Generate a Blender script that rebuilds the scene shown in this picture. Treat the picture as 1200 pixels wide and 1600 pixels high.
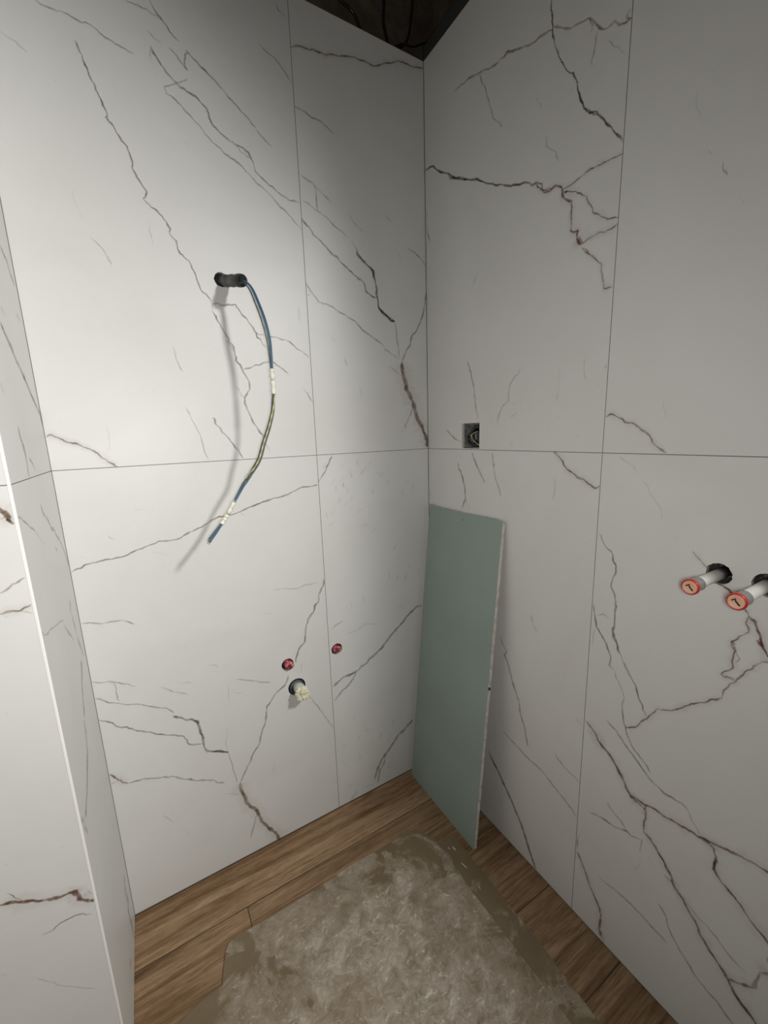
import bpy, bmesh, math, random
from mathutils import Vector, Matrix, noise
from mathutils.geometry import tessellate_polygon

S = bpy.context.scene
COL = S.collection
for o in list(bpy.data.objects):
    bpy.data.objects.remove(o, do_unlink=True)

# ------------------------------------------------------------------ camera, light, exposure
cam_d = bpy.data.cameras.new('camera')
cam = bpy.data.objects.new('camera', cam_d); COL.objects.link(cam)
cam_d.sensor_fit = 'VERTICAL'; cam_d.sensor_height = 36.0; cam_d.lens = 638.0 / 1600 * 36
cam_d.clip_start = 0.02
R3 = Matrix(((0.859894, 0.125051, -0.494918), (-0.50939, 0.147113, -0.847868), (-0.033217, 0.981183, 0.190201)))
cam.matrix_world = Matrix.Translation((-0.8313, -1.1158, 1.2564)) @ R3.to_4x4()
S.camera = cam

S.view_settings.view_transform = 'Standard'; S.view_settings.look = 'None'
S.view_settings.gamma = 1.0; S.view_settings.use_curve_mapping = False
S.view_settings.exposure = 0.0

world = bpy.data.worlds.new('world'); S.world = world; world.use_nodes = True
world.node_tree.nodes['Background'].inputs[0].default_value = (1, 0.97, 0.92, 1)
world.node_tree.nodes['Background'].inputs[1].default_value = 0.0

LAMP = Vector((0.16, -1.82, 2.20))          # floodlight hung in the opening to the next room
AIM = Vector((-1.62, -0.30, 0.80))
def flood(name, loc, aim, angle, blend, radius, power, colour):
    d = bpy.data.lights.new(name, 'SPOT'); d.spot_size = math.radians(angle); d.spot_blend = blend
    d.shadow_soft_size = radius; d.energy = power; d.color = colour
    o = bpy.data.objects.new(name, d); COL.objects.link(o); o.location = loc
    o.rotation_euler = (Vector(aim) - Vector(loc)).to_track_quat('-Z', 'Y').to_euler()
    return o
def soft(name, loc, aim, size, power, colour):
    d = bpy.data.lights.new(name, 'AREA'); d.shape = 'DISK'; d.size = size; d.energy = power; d.color = colour
    o = bpy.data.objects.new(name, d); COL.objects.link(o); o.location = loc
    o.rotation_euler = (Vector(aim) - Vector(loc)).to_track_quat('-Z', 'Y').to_euler()
soft('camera_fill', (-0.825, -1.14, 1.245), (-0.65, -0.1, 0.95), 0.08, 5.3, (1.0, 0.98, 0.935))   # added fill light beside the camera, shapes the brightness falloff
flood('floodlight', LAMP, AIM, 85, 1.0, 0.10, 152.0, (1.0, 0.985, 0.95))

# ------------------------------------------------------------------ node helpers
def new_mat(name, rough=0.5, colour=None, metal=0.0, spec=0.5):
    m = bpy.data.materials.new(name); m.use_nodes = True
    nt = m.node_tree; b = nt.nodes['Principled BSDF']
    b.inputs['Roughness'].default_value = rough; b.inputs['Metallic'].default_value = metal
    b.inputs['Specular IOR Level'].default_value = spec
    if colour: b.inputs['Base Color'].default_value = (*colour, 1)
    return m, nt, b
def N(nt, t, **kw):
    n = nt.nodes.new(t)
    for k, v in kw.items():
        if k in n.inputs: n.inputs[k].default_value = v
        else: setattr(n, k, v)
    return n
def ramp(nt, stops, fac):
    r = nt.nodes.new('ShaderNodeValToRGB'); nt.links.new(fac, r.inputs[0])
    e = r.color_ramp.elements
    while len(e) < len(stops): e.new(0.5)
    for el, (p, c) in zip(e, stops):
        el.position = p; el.color = (*c, 1) if len(c) == 3 else c
    return r
def mixc(nt, fac, a, b, mode='MIX'):
    m = nt.nodes.new('ShaderNodeMix'); m.data_type = 'RGBA'; m.blend_type = mode
    for s, v in ((m.inputs[0], fac), (m.inputs[6], a), (m.inputs[7], b)):
        if hasattr(v, 'default_value') or hasattr(v, 'links'): nt.links.new(v, s)
        else: s.default_value = v if not isinstance(v, tuple) else (*v, 1)
    return m.outputs[2]
def coords(nt, scale=(1, 1, 1)):
    c = nt.nodes.new('ShaderNodeTexCoord'); mp = nt.nodes.new('ShaderNodeMapping'); mp.inputs['Scale'].default_value = scale
    nt.links.new(c.outputs['Object'], mp.inputs[0]); return mp.outputs[0]
def noise_n(nt, vec, scale, detail=4, rough=0.55, dist=0.0):
    n = N(nt, 'ShaderNodeTexNoise', Scale=scale, Detail=detail, Roughness=rough, Distortion=dist)
    nt.links.new(vec, n.inputs['Vector']); return n.outputs[0]
def bump(nt, b, h, strength, dist=0.001):
    bp = N(nt, 'ShaderNodeBump', Strength=strength, Distance=dist); nt.links.new(h, bp.inputs['Height'])
    nt.links.new(bp.outputs[0], b.inputs['Normal'])

# ------------------------------------------------------------------ materials
TILE_ROUGH = 0.42
tile_m, nt, b = new_mat('marble_porcelain', TILE_ROUGH, spec=0.42)
v = coords(nt)
cl = ramp(nt, [(0.30, (0.645, 0.640, 0.620)), (0.62, (0.685, 0.682, 0.668))], noise_n(nt, v, 3.0, 5, 0.6, 0.6))
fl = ramp(nt, [(0.60, (0, 0, 0)), (0.74, (1, 1, 1))], noise_n(nt, v, 22.0, 3, 0.7, 1.5))
fm = nt.nodes.new('ShaderNodeMath'); fm.operation = 'MULTIPLY'; fm.inputs[1].default_value = 0.045
nt.links.new(fl.outputs[0], fm.inputs[0])
nt.links.new(mixc(nt, fm.outputs[0], cl.outputs[0], (0.42, 0.40, 0.36)), b.inputs['Base Color'])
bump(nt, b, noise_n(nt, v, 9.0, 2), 0.03, 0.002)

vein_m, nt, b = new_mat('marble_vein', TILE_ROUGH, spec=0.42)
at = N(nt, 'ShaderNodeVertexColor', layer_name='vein')
nt.links.new(at.outputs['Color'], b.inputs['Base Color'])
v = coords(nt)
ns = ramp(nt, [(0.28, (0.30,) * 3), (0.62, (1, 1, 1))], noise_n(nt, v, 70.0, 4, 0.7))
mu = nt.nodes.new('ShaderNodeMath'); mu.operation = 'MULTIPLY'
nt.links.new(at.outputs['Alpha'], mu.inputs[0]); nt.links.new(ns.outputs[0], mu.inputs[1])
nt.links.new(mu.outputs[0], b.inputs['Alpha'])

grout_m, _, _ = new_mat('tile_joint', 0.9, (0.16, 0.15, 0.135))
recess_m, nt, b = new_mat('drilled_wall_core', 0.95)
v = coords(nt)
nt.links.new(ramp(nt, [(0.3, (0.05, 0.05, 0.048)), (0.7, (0.16, 0.155, 0.145))], noise_n(nt, v, 60, 5)).outputs[0], b.inputs['Base Color'])
bump(nt, b, noise_n(nt, v, 120, 4), 0.8, 0.004)
tedge_m, _, _ = new_mat('tile_edge', 0.6, (0.62, 0.60, 0.56))
paint_m, nt, b = new_mat('raw_plaster', 0.9, (0.22, 0.21, 0.195))
trim_m, _, _ = new_mat('white_trim', 0.35, (0.86, 0.85, 0.82))

rough_m, nt, b = new_mat('bare_masonry', 0.95)
v = coords(nt)
nt.links.new(ramp(nt, [(0.3, (0.055, 0.040, 0.028)), (0.55, (0.10, 0.075, 0.055)), (0.75, (0.17, 0.145, 0.12))], noise_n(nt, v, 12, 6, 0.65)).outputs[0], b.inputs['Base Color'])
bump(nt, b, noise_n(nt, v, 30, 5), 0.7, 0.01)
slab_m, nt, b = new_mat('bare_slab', 0.95)
v = coords(nt)
nt.links.new(ramp(nt, [(0.3, (0.05, 0.042, 0.034)), (0.7, (0.13, 0.11, 0.09))], noise_n(nt, v, 6, 6, 0.65)).outputs[0], b.inputs['Base Color'])

# wood-look plank: colour attribute carries the plank's own tone and pattern offset
wood_m, nt, b = new_mat('oak_look_plank', 0.5, spec=0.35)
at = N(nt, 'ShaderNodeVertexColor', layer_name='plank')
tc = nt.nodes.new('ShaderNodeTexCoord')
sep = nt.nodes.new('ShaderNodeSeparateColor'); nt.links.new(at.outputs['Color'], sep.inputs[0])
off = nt.nodes.new('ShaderNodeCombineXYZ'); nt.links.new(sep.outputs[0], off.inputs[0]); nt.links.new(sep.outputs[1], off.inputs[1])
sc = nt.nodes.new('ShaderNodeVectorMath'); sc.operation = 'SCALE'; sc.inputs['Scale'].default_value = 7.0
nt.links.new(off.outputs[0], sc.inputs[0])
ad = nt.nodes.new('ShaderNodeVectorMath'); ad.operation = 'ADD'
nt.links.new(tc.outputs['Object'], ad.inputs[0]); nt.links.new(sc.outputs[0], ad.inputs[1])
def mp(scale):
    m = nt.nodes.new('ShaderNodeMapping'); m.inputs['Scale'].default_value = scale
    nt.links.new(ad.outputs[0], m.inputs[0]); return m.outputs[0]
g1 = noise_n(nt, mp((1.5, 30, 1)), 1.0, 7, 0.68, 1.2)
g2 = noise_n(nt, mp((14, 300, 1)), 1.0, 5, 0.75, 0.6)
g3 = noise_n(nt, mp((30, 60, 1)), 1.0, 4, 0.6, 0.5)
base = ramp(nt, [(0.30, (0.115, 0.060, 0.027)), (0.43, (0.215, 0.130, 0.066)), (0.54, (0.315, 0.205, 0.118)), (0.70, (0.40, 0.282, 0.178))], g1).outputs[0]
fine = ramp(nt, [(0.36, (0.50, 0.44, 0.38)), (0.56, (1, 1, 1))], g2).outputs[0]
c = mixc(nt, 0.75, base, fine, 'MULTIPLY')
spk = ramp(nt, [(0.40, (0.80, 0.78, 0.74)), (0.6, (1, 1, 1))], g3).outputs[0]
c = mixc(nt, 0.6, c, spk, 'MULTIPLY')
tone = nt.nodes.new('ShaderNodeCombineColor')
for i in range(3): nt.links.new(sep.outputs[2], tone.inputs[i])
c = mixc(nt, 1.0, c, tone.outputs[0], 'MULTIPLY')
nt.links.new(c, b.inputs['Base Color'])
bump(nt, b, g2, 0.25, 0.001)
joint_m, _, _ = new_mat('floor_joint', 0.9, (0.055, 0.035, 0.02))

# dusty fibreboard
def board_mat(name, cx, cy, rx, ry, amount):
    m, nt, b = new_mat(name, 0.75, spec=0.3)
    v = coords(nt)
    base = ramp(nt, [(0.3, (0.150, 0.110, 0.062)), (0.7, (0.205, 0.155, 0.094))], noise_n(nt, v, 5, 5, 0.6, 0.4)).outputs[0]
    # where plaster was worked: a broad patch with ragged limits
    sp = nt.nodes.new('ShaderNodeSeparateXYZ'); nt.links.new(v, sp.inputs[0])
    def sq(o, c0, r0):
        a = nt.nodes.new('ShaderNodeMath'); a.operation = 'SUBTRACT'; nt.links.new(o, a.inputs[0]); a.inputs[1].default_value = c0
        d = nt.nodes.new('ShaderNodeMath'); d.operation = 'DIVIDE'; nt.links.new(a.outputs[0], d.inputs[0]); d.inputs[1].default_value = r0
        p = nt.nodes.new('ShaderNodeMath'); p.operation = 'MULTIPLY'; nt.links.new(d.outputs[0], p.inputs[0]); nt.links.new(d.outputs[0], p.inputs[1]); return p.outputs[0]
    s = nt.nodes.new('ShaderNodeMath'); s.operation = 'ADD'; nt.links.new(sq(sp.outputs[0], cx, rx), s.inputs[0]); nt.links.new(sq(sp.outputs[1], cy, ry), s.inputs[1])
    big = noise_n(nt, v, 7.0, 6, 0.62, 1.2)
    a1 = nt.nodes.new('ShaderNodeMath'); a1.operation = 'MULTIPLY_ADD'; nt.links.new(s.outputs[0], a1.inputs[0]); a1.inputs[1].default_value = -0.22; a1.inputs[2].default_value = 0.24 + amount
    a2 = nt.nodes.new('ShaderNodeMath'); a2.operation = 'ADD'; nt.links.new(a1.outputs[0], a2.inputs[0]); nt.links.new(big, a2.inputs[1])
    patch = ramp(nt, [(0.50, (0, 0, 0)), (0.56, (0.50,) * 3), (0.66, (0.62,) * 3), (0.74, (1, 1, 1))], a2.outputs[0]).outputs[0]
    grit = ramp(nt, [(0.34, (0.10,) * 3), (0.50, (0.55,) * 3), (0.66, (1.0,) * 3)], noise_n(nt, v, 30, 9, 0.80, 0.5)).outputs[0]
    pm = nt.nodes.new('ShaderNodeMix'); pm.data_type = 'RGBA'; pm.blend_type = 'MULTIPLY'; pm.inputs[0].default_value = 1
    nt.links.new(patch, pm.inputs[6]); nt.links.new(grit, pm.inputs[7])
    c = mixc(nt, pm.outputs[2], base, (0.50, 0.44, 0.37))
    # streaks and blobs of whiter plaster
    st = ramp(nt, [(0.55, (0, 0, 0)), (0.68, (0.9,) * 3)], noise_n(nt, coords(nt, (1.0, 1.9, 1)), 42, 8, 0.80, 0.8)).outputs[0]
    sm = nt.nodes.new('ShaderNodeMix'); sm.data_type = 'RGBA'; sm.blend_type = 'MULTIPLY'; sm.inputs[0].default_value = 1
    nt.links.new(patch, sm.inputs[6]); nt.links.new(st, sm.inputs[7])
    c = mixc(nt, sm.outputs[2], c, (0.78, 0.74, 0.68))
    nt.links.new(c, b.inputs['Base Color'])
    bump(nt, b, pm.outputs[2], 0.3, 0.002)
    return m
hard_m = board_mat('dusty_fibreboard', -0.52, -0.66, 0.42, 0.46, 0.02)
hard2_m = board_mat('dusty_fibreboard_strip', -0.36, -0.95, 0.26, 0.55, -0.02)
blob_m, _, _ = new_mat('dried_plaster_drip', 0.8, (0.62, 0.57, 0.50))

green_m, nt, b = new_mat('green_board_paper', 0.75, spec=0.3)
v = coords(nt)
c = ramp(nt, [(0.3, (0.262, 0.325, 0.292)), (0.7, (0.300, 0.368, 0.332))], noise_n(nt, v, 4, 5, 0.6)).outputs[0]
sc_ = ramp(nt, [(0.66, (0, 0, 0)), (0.76, (0.35,) * 3)], noise_n(nt, coords(nt, (1, 1, 1)), 30, 5, 0.7, 3)).outputs[0]
nt.links.new(mixc(nt, sc_, c, (0.46, 0.51, 0.47)), b.inputs['Base Color'])
gyps_m, nt, b = new_mat('gypsum_core', 0.9)
v = coords(nt)
nt.links.new(ramp(nt, [(0.35, (0.55, 0.50, 0.44)), (0.6, (0.76, 0.73, 0.68))], noise_n(nt, v, 60, 5)).outputs[0], b.inputs['Base Color'])
bump(nt, b, noise_n(nt, v, 150, 4), 0.6, 0.003)
backpaper_m, _, _ = new_mat('board_back_paper', 0.85, (0.42, 0.36, 0.28))
dark_m, _, _ = new_mat('dark_mark', 0.9, (0.02, 0.02, 0.018))

def plain(name, c, r=0.5, **k): return new_mat(name, r, c, **k)[0]
blue_m = plain('blue_insulation', (0.060, 0.120, 0.165), 0.35)
blue2_m = plain('bright_blue_insulation', (0.055, 0.12, 0.25), 0.35)
grey_m = plain('grey_insulation', (0.10, 0.115, 0.125), 0.35)
brown_m = plain('brown_insulation', (0.10, 0.06, 0.035), 0.35)
tape_m = plain('cream_tape', (0.76, 0.75, 0.62), 0.6)
copper_m = plain('copper_end', (0.65, 0.38, 0.22), 0.3, metal=1.0)
yg_m, nt, b = new_mat('green_yellow_insulation', 0.35)
w = N(nt, 'ShaderNodeTexWave', Scale=28.0, Distortion=0.0); w.wave_type = 'BANDS'; w.bands_direction = 'DIAGONAL'
nt.links.new(coords(nt), w.inputs['Vector'])
wr = ramp(nt, [(0.0, (0.60, 0.62, 0.33)), (0.86, (0.33, 0.38, 0.19))], w.outputs['Fac'])
nt.links.new(wr.outputs[0], b.inputs['Base Color'])
cond_m, nt, b = new_mat('grey_conduit', 0.6)
v = coords(nt)
nt.links.new(ramp(nt, [(0.35, (0.030, 0.032, 0.030)), (0.68, (0.13, 0.13, 0.12))], noise_n(nt, v, 45, 5)).outputs[0], b.inputs['Base Color'])
black_m = plain('black_rubber', (0.012, 0.012, 0.013), 0.5)
cable_m = plain('black_cable_sheath', (0.012, 0.012, 0.015), 0.28)
ringgrey_m = plain('grey_pipe_socket', (0.10, 0.115, 0.115), 0.4)
pipegrey_m = plain('pale_grey_pipe', (0.50, 0.51, 0.50), 0.4)
stuff_m = plain('cream_stuffing', (0.70, 0.68, 0.52), 0.75)
white_m, nt, b = new_mat('white_pipe', 0.4)
nt.links.new(ramp(nt, [(0.62, (0.72, 0.71, 0.67)), (0.75, (0.42, 0.40, 0.36))], noise_n(nt, coords(nt), 40, 5)).outputs[0], b.inputs['Base Color'])
steel_m = plain('clear_grey_collar', (0.30, 0.31, 0.29), 0.22, metal=0.4)
redring_m = plain('red_ring', (0.50, 0.025, 0.02), 0.35)
brass_m = plain('pale_orange_plug', (0.72, 0.42, 0.28), 0.4)
pink_m, nt, b = new_mat('red_plug', 0.25)
nt.links.new(ramp(nt, [(0.42, (0.30, 0.035, 0.05)), (0.58, (0.66, 0.24, 0.26))], noise_n(nt, coords(nt), 130, 3)).outputs[0], b.inputs['Base Color'])  # pink mottling paints highlights into the red plug colour
maroon_m = plain('dark_red_socket', (0.16, 0.008, 0.012), 0.4)
profile_m = plain('dull_steel_profile', (0.10, 0.11, 0.11), 0.5, metal=0.6)
mortar_m, nt, b = new_mat('grey_mortar', 0.95)
nt.links.new(ramp(nt, [(0.3, (0.08, 0.078, 0.072)), (0.7, (0.30, 0.29, 0.27))], noise_n(nt, coords(nt), 70, 5)).outputs[0], b.inputs['Base Color'])

# ------------------------------------------------------------------ mesh helpers
def obj(name, bm, mats, parent=None, smooth=False):
    me = bpy.data.meshes.new(name); bm.to_mesh(me); bm.free()
    for m in (mats if isinstance(mats, (list, tuple)) else [mats]): me.materials.append(m)
    if smooth:
        for p in me.polygons: p.use_smooth = True
    o = bpy.data.objects.new(name, me); COL.objects.link(o)
    if parent: o.parent = parent; o.matrix_parent_inverse = Matrix.Translation(-parent.location)
    return o
def struct(o): o['kind'] = 'structure'; return o
def tag(o, label, cat, group=None):
    o['label'] = label; o['category'] = cat
    if group: o['group'] = group
    return o
def empty(name, loc):
    o = bpy.data.objects.new(name, None); COL.objects.link(o); o.location = loc; o.empty_display_size = 0.05
    return o
def quad(bm, pts, mi=0):
    f = bm.faces.new([bm.verts.new(p) for p in pts]); f.material_index = mi; return f
def box(bm, x0, x1, y0, y1, z0, z1, mi=0):
    vs = [bm.verts.new((x, y, z)) for x in (x0, x1) for y in (y0, y1) for z in (z0, z1)]
    for idx in ((0, 1, 3, 2), (4, 6, 7, 5), (0, 4, 5, 1), (2, 3, 7, 6), (0, 2, 6, 4), (1, 5, 7, 3)):
        bm.faces.new([vs[i] for i in idx]).material_index = mi
def tube(bm, pts, r, seg=10, mi=0, caps=True, rfun=None):
    pts = [Vector(p) for p in pts]; rings = []
    t0 = (pts[1] - pts[0]).normalized()
    n = t0.orthogonal().normalized()
    for i, p in enumerate(pts):
        t = (pts[min(i + 1, len(pts) - 1)] - pts[max(i - 1, 0)]).normalized()
        n = (n - t * n.dot(t)).normalized(); bn = t.cross(n)
        ri = rfun(i / (len(pts) - 1)) if rfun else (r[i] if isinstance(r, (list, tuple)) else r)
        rings.append([bm.verts.new(p + (n * math.cos(a) + bn * math.sin(a)) * ri) for a in [2 * math.pi * k / seg for k in range(seg)]])
    for a, c in zip(rings, rings[1:]):
        for k in range(seg):
            f = bm.faces.new((a[k], a[(k + 1) % seg], c[(k + 1) % seg], c[k])); f.material_index = mi; f.smooth = True
    if caps:
        bm.faces.new(rings[0][::-1]).material_index = mi; bm.faces.new(rings[-1]).material_index = mi
    return rings
def catmull(P, n=6):
    P = [Vector(p) for p in P]; out = []
    Q = [P[0] * 2 - P[1]] + P + [P[-1] * 2 - P[-2]]
    for i in range(1, len(Q) - 2):
        a, b_, c, d = Q[i - 1:i + 3]
        for k in range(n):
            t = k / n
            out.append(0.5 * ((2 * b_) + (c - a) * t + (2 * a - 5 * b_ + 4 * c - d) * t * t + (3 * b_ - a - 3 * c + d) * t ** 3))
    out.append(P[-1]); return out
def lathe(bm, origin, axis, prof, seg=28, mi=0, smooth=True, jag=0.0, rnd=None):
    """prof: list of (distance along axis, radius)"""
    axis = Vector(axis).normalized(); u = axis.orthogonal().normalized(); w = axis.cross(u); o = Vector(origin)
    rings = []
    j = [1 + (rnd.uniform(-jag, jag) if rnd else 0) for _ in range(seg)]
    for d, r in prof:
        if r <= 1e-6: rings.append([bm.verts.new(o + axis * d)])
        else: rings.append([bm.verts.new(o + axis * d + (u * math.cos(2 * math.pi * k / seg) + w * math.sin(2 * math.pi * k / seg)) * r * j[k]) for k in range(seg)])
    for a, c in zip(rings, rings[1:]):
        for k in range(seg):
            k2 = (k + 1) % seg
            if len(a) == 1 and len(c) == 1: continue
            if len(a) == 1: f = bm.faces.new((a[0], c[k2], c[k]))
            elif len(c) == 1: f = bm.faces.new((a[k], a[k2], c[0]))
            else: f = bm.faces.new((a[k], a[k2], c[k2], c[k]))
            f.material_index = mi; f.smooth = smooth

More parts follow.
